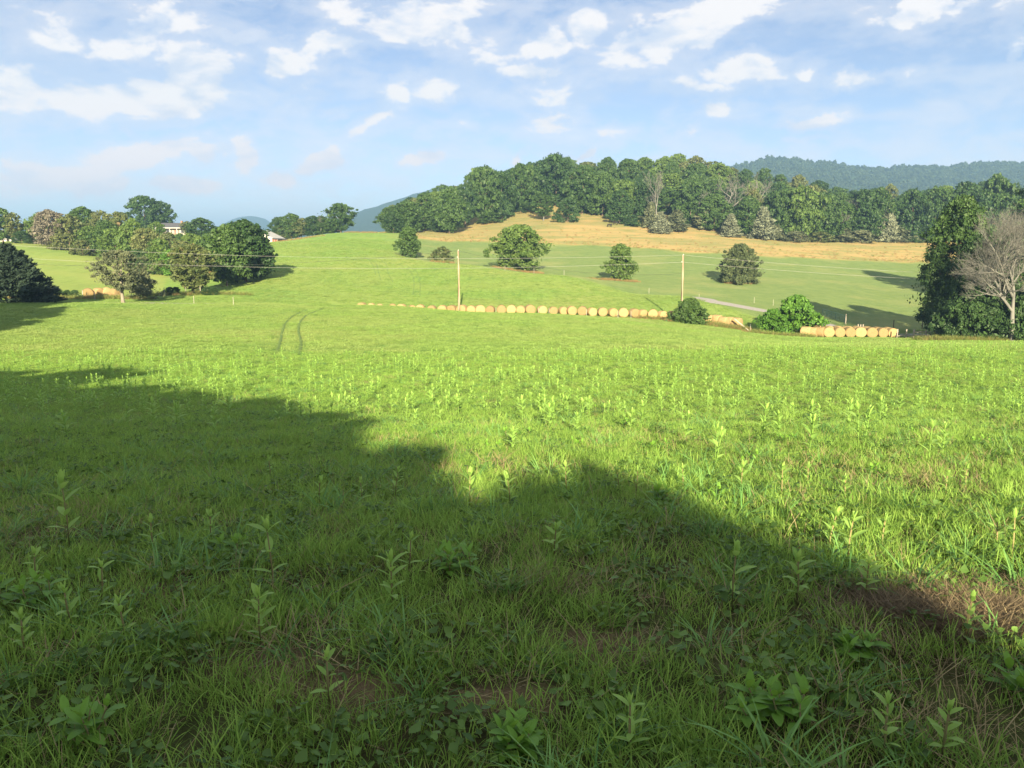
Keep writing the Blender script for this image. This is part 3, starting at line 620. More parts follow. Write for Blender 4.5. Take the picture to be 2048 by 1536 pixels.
# trees behind and beside the viewpoint, whose shade falls across the grass
for X,H,W,k in ((-27,11.2,9,'shade_tree'),(-21,10.8,8.5,'shade_tree'),(-16.2,10.7,6,'hedge_tree'),(-11.6,8.6,5.5,'hedge_tree'),(-8.2,8.0,4.2,'hedge_tree'),(-5.2,7.3,4.,'hedge_tree'),(-2.6,6.5,3.2,'hedge_tree'),(-.9,5.5,2.6,'hedge_tree'),(.35,5.05,2.2,'hedge_tree'),(1.35,5.2,2.0,'hedge_tree'),(2.05,4.6,1.7,'hedge_tree')):
    Y=-14+R.uniform(-.4,.4); place_tree(k,X,Y,float(height(X,Y)),H,W,'crown_mid','yard_tree','leafy tree in the row behind the viewpoint shading the near grass','tree','row of trees behind the viewpoint')
for X,Y,H,W in ((-37,19,9.0,7),(-45.5,42,10.5,7),(-50,46,14,8),(-55.5,50,17.5,9),(-65,52,18,12)):
    place_tree('shade_tree',X,Y,float(height(X,Y)),H,W,'crown_mid','yard_tree','leafy tree off beside the field shading its far corner','tree','trees beside the field')
# ---------------------------------------------------------------- far mountains
def mountain(name, Yr, depth, sky_pts, base, res_x, res_y, bump, mat, seed):
    px=np.array([p[0] for p in sky_pts]); py=np.array([p[1] for p in sky_pts])
    X=np.arange((px[0]-1024)/F*Yr,(px[-1]-1024)/F*Yr,res_x); Y=np.arange(Yr-depth,Yr+depth*.6,res_y)
    A,B=np.meshgrid(X,Y)
    ridge=pchip(px,[CAMZ+Yr*ratio(v) for v in py],A/Yr*F+1024)
    s=np.where(B<Yr,(B-(Yr-depth))/depth,1-(B-Yr)/(depth*.6)); s=np.clip(s,0,1)
    gul=(fbm(A+B*.25,B*.45,depth*.34,seed)-.5)
    prof=np.clip(s**.85+gul*.5*s*(1-s),0,1)
    Z=base+(ridge-base)*prof+ (fbm(A,B,bump*2.2,seed+5,2)-.5)*bump*np.clip(s*4,0,1)
    n,m=A.shape; ii=np.arange(n*m).reshape(n,m)
    me=fast_mesh(name,np.stack([A,B,Z],-1).reshape(-1,3),np.stack([ii[:-1,:-1],ii[:-1,1:],ii[1:,1:],ii[1:,:-1]],-1).reshape(-1,4),None,True)
    me.materials.append(mat); return structure(obj(name,me)),A,B,Z
def wood_mat(name,c1,c2,scale):
    m,nt,o=new_mat(name); geo=N(nt,'ShaderNodeNewGeometry'); P=geo.outputs['Position']
    a=noise(nt,P,scale,5,.65); b=noise(nt,P,scale*.15,4,.6)
    c=mixc(nt,maprange(nt,a,.35,.65),c1,c2); c=mixc(nt,maprange(nt,b,.4,.65,0,.5),c,c1)
    p=principled(nt,c,.95,.05); bp=N(nt,'ShaderNodeBump'); bp.inputs['Strength'].default_value=1; bp.inputs['Distance'].default_value=6
    nt.links.new(a,bp.inputs['Height']); nt.links.new(bp.outputs[0],p.inputs['Normal']); nt.links.new(p.outputs[0],o.inputs[0]); return m
M['far_wood']=wood_mat('far_wood',(.022,.042,.018),(.045,.070,.028),.09)
_,A,B,Z=mountain('hills',2000,750,[(1300,406),(1400,356),(1460,331),(1480,326),(1510,319),(1560,317),(1600,324),(1640,325),(1680,334),(1740,337),(1790,333),(1830,333),(1860,336),(1900,328),(1960,326),(2010,326),(2060,331),(2200,336),(2400,351),(2700,386)],-20,9,9,7,M['far_wood'],3)
mountain('hills',3000,900,[(480,475),(560,470),(620,462),(700,432),(740,418),(790,402),(840,386),(880,377),(980,378),(1080,378),(1200,380),(1400,395),(1600,420)],-25,16,16,9,M['far_wood'],17)
mountain('hills',4500,800,[(430,470),(455,455),(470,443),(490,434),(515,431),(540,437),(555,446),(580,452),(640,458),(760,470)],-25,24,24,10,M['far_wood'],23)
mountain('hills',4000,700,[(-700,470),(-300,462),(0,464),(200,462),(400,462),(470,458),(560,470)],-25,40,40,10,M['far_wood'],29)
# ---------------------------------------------------------------- hay bales
def bale_mat():
    m,nt,o=new_mat('hay'); tcn=N(nt,'ShaderNodeTexCoord'); oi=N(nt,'ShaderNodeObjectInfo')
    sp_=N(nt,'ShaderNodeSeparateXYZ'); nt.links.new(tcn.outputs['Object'],sp_.inputs[0])
    rad=math_node(nt,'SQRT',math_node(nt,'ADD',math_node(nt,'MULTIPLY',sp_.outputs[0],sp_.outputs[0]),math_node(nt,'MULTIPLY',sp_.outputs[2],sp_.outputs[2])))
    ang=math_node(nt,'ARCTAN2',sp_.outputs[0],sp_.outputs[2])
    nz=noise(nt,tcn.outputs['Object'],9,6,.7); n2=noise(nt,tcn.outputs['Object'],2.2,4,.6)
    spir=math_node(nt,'SINE',math_node(nt,'ADD',math_node(nt,'ADD',math_node(nt,'MULTIPLY',rad,62.),ang),math_node(nt,'MULTIPLY',nz,5.)))
    c=mixc(nt,maprange(nt,nz,.3,.7),(.215,.152,.068),(.335,.252,.125))
    c=mixc(nt,maprange(nt,spir,-.2,1,0,.35),c,(.17,.105,.042))
    c=mixc(nt,maprange(nt,n2,.45,.7,0,.45),c,(.25,.17,.08))
    hs=N(nt,'ShaderNodeHueSaturation'); nt.links.new(c,hs.inputs['Color']); nt.links.new(maprange(nt,oi.outputs['Random'],0,1,.70,1.12),hs.inputs['Value'])
    p=principled(nt,hs.outputs[0],.95,.05); b=N(nt,'ShaderNodeBump'); b.inputs['Strength'].default_value=.7; b.inputs['Distance'].default_value=.03
    nt.links.new(math_node(nt,'ADD',nz,math_node(nt,'MULTIPLY',spir,.25)),b.inputs['Height']); nt.links.new(b.outputs[0],p.inputs['Normal']); nt.links.new(p.outputs[0],o.inputs[0]); return m
M['hay']=bale_mat()
def bale_mesh(seed):
    rg=np.random.default_rng(seed); ns=40; rings=[(-.66,.0),(-.67,.30),(-.66,.52),(-.64,.66),(-.585,.725),(-.45,.745),(-.15,.75),(.15,.75),(.45,.745),(.585,.725),(.64,.66),(.66,.52),(.67,.30),(.66,.0)]
    V=[];ph=rg.random(3)*6.28
    for y,r in rings:
        for k in range(ns):
            t=6.28318*k/ns; rr=r*(1+.018*math.sin(2*t+ph[0])+.012*math.sin(5*t+ph[1]))+rg.normal()*.008
            z=rr*math.cos(t)
            if z<0: z*=.965                         # settled on its belly
            V.append((rr*math.sin(t)*1.02, y+rg.normal()*.008, z))
    Fq=[]
    for i in range(len(rings)-1):
        for k in range(ns): Fq.append((i*ns+k,i*ns+(k+1)%ns,(i+1)*ns+(k+1)%ns,(i+1)*ns+k))
    me=fast_mesh('hay_bale',V,Fq,None,True); me.materials.append(M['hay']); return me
BM=[bale_mesh(i) for i in range(6)]
def bale(X,Y,label,group,yaw=0.,s=1.):
    z=float(height(X,Y))
    dx=(float(height(X+.5,Y))-float(height(X-.5,Y)))
    return tag(obj('hay_bale',R.choice(BM),None,(X,Y,z+.70*s),(0,math.atan(-dx)*.0,yaw),(s,s,s)),label,'hay bale',group)
ROW=[724,743,760,785,803,824,841,864,885,904,924,943,960,981,1003,1023,1042,1060,1084,1106,1126,1143,1165,1184,1205,1226,1247,1268,1285,1306,1325,1344]
for i,px in enumerate(ROW):
    Y=np.interp(px,[720,860,1100,1344],[122.5,120.5,121.5,117.5])+R.uniform(-.25,.25)
    X,Y,z=at_Y(px,Y,615)
    bale(X,Y,'round hay bale in the long single row along the foot of the knoll','hay bales of the long row',R.uniform(-.38,.42),R.uniform(.86,1.04))
for px,dy in ((1358,0),(1400,1.5),(1417,.2),(1434,.9),(1448,-.2),(1462,.8),(1474,.1)):
    X,Y,z=at_Y(px,116.5+dy,640); bale(X,Y,'shaggy hay bale in tall dry grass between the two roadside bushes','hay bales between the bushes',R.uniform(.5,1.2),R.uniform(.88,1.0))
for px in (1612,1624,1639,1657,1677,1698,1720,1742,1763,1783):
    X,Y,z=at_Y(px,109.3+(.9 if px>1750 else 0)+R.uniform(-.3,.2),672); bale(X,Y,'front-rank hay bale of the stack beside the bright green bush','front bales of the right stack',R.uniform(-.3,.45) if px>1645 else .9,R.uniform(.94,1.02))
for px in (1636,1655,1674,1694,1713,1734,1754,1775):
    X,Y,z=at_Y(px,111.6+R.uniform(-.1,.4),668); bale(X,Y,'rear-rank hay bale peeping over the front bales of the stack','rear bales of the right stack',R.uniform(-.3,.3),1.0)
for px,dy in ((177,0),(198,.8),(214,1.6),(233,.4)):
    X,Y,z=at_Y(px,124+dy,594); bale(X,Y,'orange-brown hay bale by the farm track near the gnarled cedar','hay bales by the farm track',R.uniform(.3,1.2),1.0)
# ---------------------------------------------------------------- utility poles and wires
M['pole']=plain_mat('pole_wood',(.33,.255,.17),(.22,.165,.11),3,.9,.3,(1,1,.2))
M['wire']=plain_mat('wire',(.28,.28,.25),(.23,.23,.21),2,.4,0,spec=.5); M['wire_dark']=plain_mat('wire_dark',(.05,.05,.05),(.04,.04,.04),2,.6)
M['insul']=plain_mat('porcelain',(.55,.52,.48),(.45,.42,.40),2,.3)
def pole(px,base,top,Y,label):
    X,Y,z=at_Y(px,Y,base); H=z_of(top,Y)-z
    r=thing('utility_pole',label,'utility pole',(X,Y,z)); mb=MB()
    mb.tube([(0,0,-.3),(0,0,H*.3),(.02,0,H*.7),(.0,0,H)],[.19,.175,.155,.13],10); obj('post',mb.mesh('post',M['pole'],True),r)
    for dz in (0.02,-1.0):
        mi=MB(); zt=H+dz; mi.tube([(-.17 if dz<0 else 0,0,zt-.02),(-.17 if dz<0 else 0,0,zt+.10)],[.06,.05],8); obj('insulator',mi.mesh('insulator',M['insul'],True),r)
    return Vector((X,Y,z+H))
T1=pole(918,623,501,119.5,'slim wooden utility pole standing in the long bale row')
T2=pole(1362,645,510,114.5,'wooden utility pole rising out of the dark green bush')
T0=pole(-330,610,470,112,'wooden utility pole beside the farm track'); T3=pole(2420,690,560,110,'wooden utility pole beyond the thicket')
def wire(a,b,sag,label,mat,r=.013):
    mb=MB(); n=40; P=[]
    for i in range(n+1):
        t=i/n; p=a.lerp(b,t); p.z-=sag*4*t*(1-t); P.append(p)
    mb.tube(P,[r]*(n+1),4,False); tag(obj('power_wire',mb.mesh('power_wire',M[mat])),label,'wire')
dn=Vector((0,0,-1.0))
wire(T2,T0+Vector((0,0,.4)),1.7,'upper pale wire from the bush pole across the knoll','wire'); wire(T2+dn,T0+dn*1.3,1.9,'lower pale wire from the bush pole across the knoll','wire')
wire(T2,T3,.9,'upper pale wire from the bush pole past the thicket','wire'); wire(T2+dn,T3+dn,.8,'lower pale wire from the bush pole past the thicket','wire')
wire(T1,T0+Vector((.3,.3,-2.2)),2.2,'thin dark wire from the bale-row pole over the left field','wire_dark',.014)
wire(T1,T2+Vector((0,0,-2.6)),1.3,'thin dark wire linking the two utility poles','wire_dark',.012)
# ---------------------------------------------------------------- fences, gate, boards
M['post']=plain_mat('weathered_post',(.30,.265,.22),(.20,.175,.14),5,.9,.3,(1,1,.3)); M['post_white']=plain_mat('white_post',(.36,.33,.28),(.28,.26,.215),5,.8)
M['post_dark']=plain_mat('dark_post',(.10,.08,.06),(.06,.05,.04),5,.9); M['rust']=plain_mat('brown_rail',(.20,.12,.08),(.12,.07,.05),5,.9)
M['gate']=plain_mat('green_tube',(.05,.14,.13),(.04,.10,.10),3,.45,0,spec=.5)
def post_mesh(h,w,mat):
    bm=bmesh.new(); bmesh.ops.create_cone(bm,cap_ends=True,segments=8,radius1=w*.55,radius2=w*.45,depth=h+.3,matrix=Matrix.Translation((0,0,h/2-.15)))
    top=[v for v in bm.verts if v.co.z>h*.5]
    for v in top: v.co.z+=.06*(v.co.x/w)
    me=bpy.data.meshes.new('fence_post'); bm.to_mesh(me); bm.free(); me.materials.append(mat); return me
PM={(h,k):post_mesh(h,wd,M[k]) for h,wd,k in ((1.25,.12,'post'),(1.1,.06,'post_white'),(1.3,.14,'post_dark'),(1.6,.20,'post'))}
def fpost(px,py,key,label,group,Y=None):
    h=hit(px,py,60) if Y is None else at_Y(px,Y,py)
    return tag(obj('fence_post',PM[key],None,h),label,'fence post',group)
for px,py in ((329,591),(372,589),(401,588),(415,586)): fpost(px,py,(1.25,'post'),'weathered post on the fence line under the olive tree','posts under the olive tree')
fpost(455,574,(1.1,'post_white'),'short white marker post in the shade of the fence-line trees',None)
for px,py in ((388,607),(467,610)): fpost(px,py,(1.1,'post_white'),'thin pale post where the farm track meets the near field','pale posts by the farm track')
fpost(166,597,(1.25,'post'),'pale post beside the farm-track bales',None); fpost(190,600,(1.25,'post'),'brown post in front of the farm-track bales',None)
for px in (992,1077,1098,1173,1236,1262): fpost(px,628,(1.1,'post_white'),'thin pale stake in front of the long bale row','stakes along the bale row',Y=119.2 if px<1150 else 116.6)
for px,py in ((1010,540),(1068,551),(1128,558),(1298,583),(1398,599),(1508,609),(1546,614),(1586,622)): fpost(px,py,(1.1,'post_white'),'thin pale stake along the pasture fence above the lane','stakes along the pasture fence',Y=float(np.interp(px,[1010,1128,1298,1398,1508,1586],[181,172,160,157,156,150])))
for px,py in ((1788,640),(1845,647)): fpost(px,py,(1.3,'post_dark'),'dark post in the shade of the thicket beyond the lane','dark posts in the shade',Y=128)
for px,Y in ((1716,114.5),(1721,114.2),(1726,114.8)): fpost(px,655,(1.6,'post'),'tall pale post in the close group behind the bale stack','post group behind the stack',Y=Y)
def rail_fence(pts,label,nr=2,mat='post',pw=.17,hgt=1.25,rails=(.45,.95),ext=0):
    r=thing('rail_fence',label,'fence',pts[0]); o=Vector(pts[0])
    for p in pts:
        mb=MB(); q=Vector(p)-o; mb.tube([q+Vector((0,0,-.3)),q+Vector((0,0,hgt*.6)),q+Vector((.01,0,hgt))],[pw*.55,pw*.52,pw*.48],8); obj('post',mb.mesh('post',M[mat],True),r)
    for a,b in zip(pts[:-1],pts[1:]):
        for zr in rails:
            a_=Vector(a)-o+Vector((0,-.1,zr+R.uniform(-.05,.05))); b_=Vector(b)-o+Vector((0,-.1,zr+R.uniform(-.05,.05)))
            d=b_-a_; mb=MB(); M3=d.to_track_quat('X','Z').to_matrix(); mb.box((a_+b_)/2,(d.length*.99,.05,.13),M3); obj('rail',mb.mesh('rail',M[mat]),r)
rail_fence([at_Y(px,106.5,676) for px in (1828,1851,1873,1900)],'grey two-rail wooden fence running into the thicket')
rail_fence([at_Y(1794,108,675),at_Y(1812,107.2,675),at_Y(1826.5,106.6,676)],'low single-rail stretch of fence next to the bale stack',rails=(.35,))
rail_fence([at_Y(px,113.5,660) for px in (1628,1640,1652,1664,1672)],'broken brown pole fence at the roadside behind the bale stack',mat='rust',pw=.13,hgt=1.1,rails=(.5,.85))
def gate():
    a=Vector(at_Y(1645,140,628)); b=Vector(at_Y(1690,131,634)); r=thing('field_gate','blue-green tubular steel gate open beside the lane','gate',a); d=b-a
    for z in (.25,.48,.72,.98,1.3):
        mb=MB(); mb.tube([Vector((0,0,z)),d*.5+Vector((0,0,z)),d+Vector((0,0,z))],[.028]*3,6); obj('rail',mb.mesh('rail',M['gate'],True),r)
    for t in (0,.2,.4,.6,.8,1):
        mb=MB(); p=d*t; mb.tube([p+Vector((0,.03,.03 if t in(0,1) else .2)),p+Vector((0,.03,1.34))],[.04 if t in (0,1) else .03]*2,6); obj('upright',mb.mesh('upright',M['gate'],True),r)
    fpost(1692,634,(1.6,'post'),'pale gatepost at the near end of the blue-green gate',None,Y=130.5)
gate()
def board():
    a=Vector(at_Y(1469,115.2,640))+Vector((0,0,1.3)); b=Vector(at_Y(1499,113.2,650))+Vector((0,0,.05)); d=b-a; mb=MB(); mb.box((a+b)/2,(d.length,.22,.06),d.to_track_quat('X','Z').to_matrix())
    o=obj('plank',mb.mesh('plank',M['post_white'])); tag(o,'pale plank leaning from the shaggy bales down to the grass','plank')
board(); fpost(1501,650,(1.1,'post_white'),'thin stake beside the foot of the leaning plank',None,Y=113.4)
# ---------------------------------------------------------------- buildings
M['roof_grey']=plain_mat('roof_shingle',(.085,.085,.092),(.06,.06,.066),4,.9); M['wall_cream']=plain_mat('wall_cream',(.33,.28,.235),(.28,.235,.20),3,.8); M['trim']=plain_mat('trim_white',(.42,.405,.38),(.36,.35,.33),3,.6)
M['brick']=plain_mat('brick_wall',(.22,.13,.10),(.17,.10,.075),5,.9); M['glass']=plain_mat('window_glass',(.03,.035,.04),(.02,.025,.03),2,.1,0,spec=.6)
M['barn_white']=plain_mat('barn_metal',(.44,.425,.39),(.38,.365,.34),2,.5,0,spec=.4); M['barn_red']=plain_mat('barn_red',(.24,.085,.055),(.18,.06,.04),3,.85); M['dark_in']=plain_mat('dark_fill',(.035,.03,.025),(.02,.018,.015),3,.95)
def bx(parent,name,mat,c,s):
    mb=MB(); mb.box(c,s); return obj(name,mb.mesh(name,M[mat]),parent)
def prism(parent,name,mat,pts,y0,y1):
    mb=MB(); n=len(pts); mb.poly([(x,y0,z) for x,z in pts]); mb.poly([(x,y1,z) for x,z in pts][::-1])
    for i in range(n):
        a,b=pts[i],pts[(i+1)%n]; mb.poly([(a[0],y0,a[1]),(a[0],y1,a[1]),(b[0],y1,b[1]),(b[0],y0,b[1])])
    return obj(name,mb.mesh(name,M[mat]),parent)
def house():
    X,Y,z=at_Y(344,345,470); z=max(z,z_of(471,345)); r=thing('farmhouse','grey-roofed house with white porch showing above the wooded bank','house',(X,Y,z)); W,D=12.5,8.
    bx(r,'wall','wall_cream',(0,D/2,1.1),(W,D,3.6)); bx(r,'foundation','brick',(0,D/2,-1.4),(W+.1,D+.1,1.6))
    rf=prism(r,'roof','roof_grey',[(-.0,0),(.0,0)],0,1) if False else None
    mb=MB(); e=.7
    for s in (0,1):
        y0=-2.2 if s==0 else D+.7; zt=4.9
        mb.poly([(-W/2-e,y0,2.75),(W/2+e,y0,2.75),(W/2+e,D/2,zt),(-W/2-e,D/2,zt)]); mb.poly([(-W/2-e,y0,2.6),(W/2+e,y0,2.6),(W/2+e,D/2,zt-.15),(-W/2-e,D/2,zt-.15)][::-1])
    for x in (-W/2-e,W/2+e): mb.poly([(x,-2.2,2.6),(x,D/2,zt-.15),(x,D/2,zt),(x,-2.2,2.75)]); mb.poly([(x,D+.7,2.6),(x,D/2,zt-.15),(x,D/2,zt),(x,D+.7,2.75)])
    rf=obj('roof',mb.mesh('roof',M['roof_grey']),r); bx(rf,'chimney','brick',(2.5,D/2+1,5.1),(.8,.8,1.4))
    bx(r,'fascia','trim',(0,-2.24,2.62),(W+1.4,.08,.32)); bx(r,'porch_floor','trim',(0,-1.1,-.55),(W,2.2,.2))
    for x in (-6,-3,0,3,6): bx(r,'porch_post','trim',(x,-2.05,1.05),(.22,.22,2.9))
    for x in (-4.4,-1.6,4.6):
        w_=bx(r,'window','trim',(x,-.03,1.3),(1.5,.08,1.7)); bx(w_,'pane','glass',(x,-.09,1.3),(1.25,.05,1.45))
    d_=bx(r,'door','brick',(1.6,-.03,.75),(1.1,.08,2.2)); bx(d_,'handle','trim',(2.0,-.1,.7),(.08,.06,.08))
    for y in (D*.3,D*.7):
        w_=bx(r,'window','trim',(W/2+.03,y,1.3),(.08,1.3,1.5)); bx(w_,'pane','glass',(W/2+.09,y,1.3),(.05,1.1,1.3))
house()
def barn():
    Y=300.; X,Y,z=at_Y(514,Y,482); z=z_of(485,Y); r=thing('barn','white gabled barn with red lean-to showing past the dark tree','barn',(X,Y,z)); D=16.
    hw=5.6; h1=1.75; h2=4.6
    prism(r,'wall','barn_white',[(-hw,0),(2.9,0),(2.9,1.15),(4.7,1.15),(4.7,0),(hw,0),(hw,h1),(0,h2-.15),(-hw,h1)],0,D)
    bx(r,'doorway_shade','dark_in',(3.8,.35,.57),(1.78,.5,1.14))  # dark block paints in the shade inside the open barn door
    mb=MB()
    for s in (-1,1):
        mb.poly([(0,-.5,h2),(s*(hw+.4),-.5,h1-.1),(s*(hw+.4),D+.5,h1-.1),(0,D+.5,h2)]); mb.poly([(0,-.5,h2-.12),(s*(hw+.4),-.5,h1-.22),(s*(hw+.4),D+.5,h1-.22),(0,D+.5,h2-.12)][::-1])
        mb.poly([(0,-.5,h2-.12),(s*(hw+.4),-.5,h1-.22),(s*(hw+.4),-.5,h1-.1),(0,-.5,h2)])
    obj('roof',mb.mesh('roof',M['barn_white']),r)
    lt=prism(r,'lean_to','barn_red',[(hw+.05,-.2),(hw+2.0,-.2),(hw+2.0,.95),(hw+.05,1.2)],.3,D-2)
    prism(lt,'lean_to_roof','roof_grey',[(hw+.02,1.5),(hw+2.4,1.05),(hw+2.4,1.22),(hw+.02,1.68)],-.4,D-1.5)
    for x in (hw+.9,hw+1.9): bx(lt,'post','post',(x,.0,.5),(.16,.16,1.2))
barn()
def shed():
    X,Y,z=at_Y(804,335,464); r=thing('field_shed','tiny pinkish shed under the trees at the top of the knoll','shed',(X,Y,z))
    bx(r,'wall','wall_cream',(0,0,.7),(1.9,1.8,1.5)); prism(r,'roof','roof_grey',[(-1.15,1.45),(1.15,1.45),(0,2.0)],-1.1,1.1); bx(r,'door','dark_in',(.2,-.93,.55),(.8,.06,1.1))
shed()
def far_house():
    X,Y,z=at_Y(12,275,487); r=thing('white_outbuilding','white outbuilding half hidden by trees at the top of the left field','outbuilding',(X,Y,z))
    bx(r,'wall','trim',(0,2,1.3),(5,4,2.9)); prism(r,'roof','roof_grey',[(-3,2.7),(3,2.7),(0,4.2)],-.5,4.5); bx(r,'door','dark_in',(.8,-.03,.9),(1,.08,2)); w_=bx(r,'window','glass',(-1.2,-.03,1.5),(.9,.08,.9)); bx(w_,'sill','trim',(-1.2,-.08,1.0),(1.1,.12,.1))
far_house()
# ---------------------------------------------------------------- cattle
M['cow']=plain_mat('black_hide',(.015,.013,.012),(.03,.025,.02),4,.7)
def cow_mesh():
    me=bpy.data.meshes.new('body'); V=[(0,0,1.0),(.45,0,1.02),(.85,0,1.05),(1.1,0,1.22),(1.32,0,1.32),(1.58,0,1.16),(-.5,0,1.0),(-.8,0,1.06)]
    E=[(0,1),(1,2),(2,3),(3,4),(4,5),(0,6),(6,7)]; Rd=[.36,.36,.33,.2,.17,.10,.35,.27]
    def add(p,par,r): V.append(p); Rd.append(r); E.append((par,len(V)-1)); return len(V)-1
    for s in (-1,1):
        a=add((.75,s*.2,.62),2,.13); b=add((.74,s*.21,.32),a,.075); c=add((.75,s*.21,.04),b,.07)
        a=add((-.82,s*.22,.66),7,.15); b=add((-.92,s*.22,.36),a,.08); c=add((-.86,s*.22,.04),b,.07)
        add((1.30,s*.24,1.36),4,.04)
    a=add((-1.05,0,1.1),7,.04); b=add((-1.12,0,.55),a,.03)
    me.from_pydata(V,E,[]); o=bpy.data.objects.new('tmp',me); col.objects.link(o); m=o.modifiers.new('s','SKIN')
    for i,v in enumerate(me.skin_vertices[0].data): v.radius=(Rd[i],Rd[i]); v.use_root=(i==0)
    ms=o.modifiers.new('u','SUBSURF'); ms.levels=1; ms.render_levels=1
    dg=bpy.context.evaluated_depsgraph_get(); r=bpy.data.meshes.new_from_object(o.evaluated_get(dg)); bpy.data.objects.remove(o); r.materials.clear(); r.materials.append(M['cow']); return r
CW=cow_mesh()
for px,py,rz in ((1219,454,.4),(1231,450,2.6)):
    h=hit(px,py,60); tag(obj('cow',CW,None,h,(0,0,rz)),'black cow grazing on the straw slope below the hill wood','cow','cattle on the straw slope')
# ---------------------------------------------------------------- scattering
def gn_scatter(name, P, rot, scl, idx, protos, label, cat):
    me=fast_mesh_points(name,P,rot,scl,idx)
    o=obj(name,me); tag(o,label,cat,kind='stuff')
    pc=bpy.data.collections.new(name+'_kinds')
    for p in protos: pc.objects.link(p)
    ng=bpy.data.node_groups.new(name,'GeometryNodeTree'); ng.interface.new_socket('Geometry',in_out='INPUT',socket_type='NodeSocketGeometry'); ng.interface.new_socket('Geometry',in_out='OUTPUT',socket_type='NodeSocketGeometry')
    gi=ng.nodes.new('NodeGroupInput'); go=ng.nodes.new('NodeGroupOutput'); ip=ng.nodes.new('GeometryNodeInstanceOnPoints'); ci=ng.nodes.new('GeometryNodeCollectionInfo')
    ci.inputs['Collection'].default_value=pc; ci.inputs['Separate Children'].default_value=True; ci.inputs['Reset Children'].default_value=True
    def na(n,t):
        a=ng.nodes.new('GeometryNodeInputNamedAttribute'); a.data_type=t; a.inputs[0].default_value=n; return a.outputs[0]
    lk=ng.links.new
    lk(gi.outputs[0],ip.inputs['Points']); lk(ci.outputs[0],ip.inputs['Instance']); ip.inputs['Pick Instance'].default_value=True
    lk(na('idx','INT'),ip.inputs['Instance Index']); lk(na('rot','FLOAT_VECTOR'),ip.inputs['Rotation']); lk(na('scl','FLOAT_VECTOR'),ip.inputs['Scale'])
    lk(ip.outputs[0],go.inputs[0])
    md=o.modifiers.new('scatter','NODES'); md.node_group=ng; return o
def fast_mesh_points(name,P,rot,scl,idx):
    me=bpy.data.meshes.new(name); P=np.asarray(P,np.float32); me.vertices.add(len(P)); me.vertices.foreach_set('co',P.ravel())
    for n,v,t,k in (('rot',rot,'FLOAT_VECTOR','vector'),('scl',scl,'FLOAT_VECTOR','vector'),('idx',idx,'INT','value')):
        a=me.attributes.new(n,t,'POINT'); a.data.foreach_set(k,np.asarray(v,np.int32 if t=='INT' else np.float32).ravel())
    me.update(); return me
def hidden(name,me,mat):
    me.materials.append(mat); return bpy.data.objects.new(name,me)
# grass tuft kinds
def tuft(name, seed, nb, hgt, rad, wd, bend, mat, tone=(0,1), lean=.35, flat=0.):
    rg=np.random.default_rng(seed); V=[];Fc=[];T=[]
    for b in range(nb):
        a=rg.random()*6.283; r=rad*math.sqrt(rg.random()); p=np.array([r*math.cos(a),r*math.sin(a),-.01])
        da=a+rg.normal()*.9; d=np.array([math.cos(da),math.sin(da)]); h=hgt*(.5+.6*rg.random()); w_=wd*(.7+.6*rg.random()); ln=lean*rg.random()+flat; bd=bend*(.3+rg.random())
        side=np.array([-d[1],d[0],0]); tn=tone[0]+(tone[1]-tone[0])*rg.random(); base=len(V)
        tw=rg.normal()*.5; side=side*math.cos(tw)+np.array([d[0],d[1],0])*math.sin(tw)
        for k,(s,wf) in enumerate(((0,.75),(.4,1.),(.75,.7),(1,0))):
            out=h*(ln*s+bd*s*s); zz=h*s*(1-.35*bd*s)*(1-.5*flat)
            c=p+np.array([d[0]*out,d[1]*out,zz])
            if wf>0: V+= [c-side*w_*wf*.5, c+side*w_*wf*.5]; T+=[tn,tn]
            else: V.append(c); T.append(tn)
        Fc+= [(base,base+1,base+3),(base,base+3,base+2),(base+2,base+3,base+5),(base+2,base+5,base+4),(base+4,base+5,base+6)]
    return hidden(name,fast_mesh(name,V,Fc,{'tone':(T,'FLOAT')}),mat)
M['grass']=leaf_mat('grass_blades',(.124,.236,.042),(.290,.445,.088),.45,.6,rnd=.5,third=(.29,.29,.10),spec=.08)
M['grass_blue']=leaf_mat('orchard_grass',(.070,.175,.042),(.165,.315,.085),.30,.45,rnd=.4,spec=.18)
M['grass_far']=leaf_mat('mown_grass',(.124,.208,.042),(.226,.330,.076),.35,.6,rnd=.6,patch=((.215,.270,.080),(.088,.155,.034)))
M['thatch']=leaf_mat('dry_thatch',(.12,.090,.045),(.30,.245,.125),.15,.8,rnd=.4)
M['brown_thatch']=leaf_mat('brown_thatch',(.075,.054,.032),(.185,.142,.080),.1,.8,rnd=.4)
M['clover']=leaf_mat('low_leaves',(.050,.105,.020),(.120,.215,.040),.3,.5,rnd=.5)
def clover(name,seed,n=34):
    rg=np.random.default_rng(seed); V=[];Fc=[];T=[]
    for i in range(n):
        a=rg.random()*6.28; r=.13*math.sqrt(rg.random()); z=.02+.05*rg.random(); c=np.array([r*math.cos(a),r*math.sin(a),z]); s=.009+.009*rg.random(); th=rg.random()*6.28; tl=rg.normal(size=2)*.4; b=len(V); k=7; tn=rg.random()
        V.append(c+[0,0,-.003]); T.append(tn)
        for j in range(k):
            t=th+6.283*j/k; x,y=s*math.cos(t)*(1+.25*math.cos(3*t)),s*math.sin(t)*(1+.25*math.cos(3*t)); V.append(c+[x,y,x*tl[0]+y*tl[1]]); T.append(tn)
        for j in range(k): Fc.append((b,b+1+j,b+1+(j+1)%k))
    return hidden(name,fast_mesh(name,V,Fc,{'tone':(T,'FLOAT')}),M['clover'])
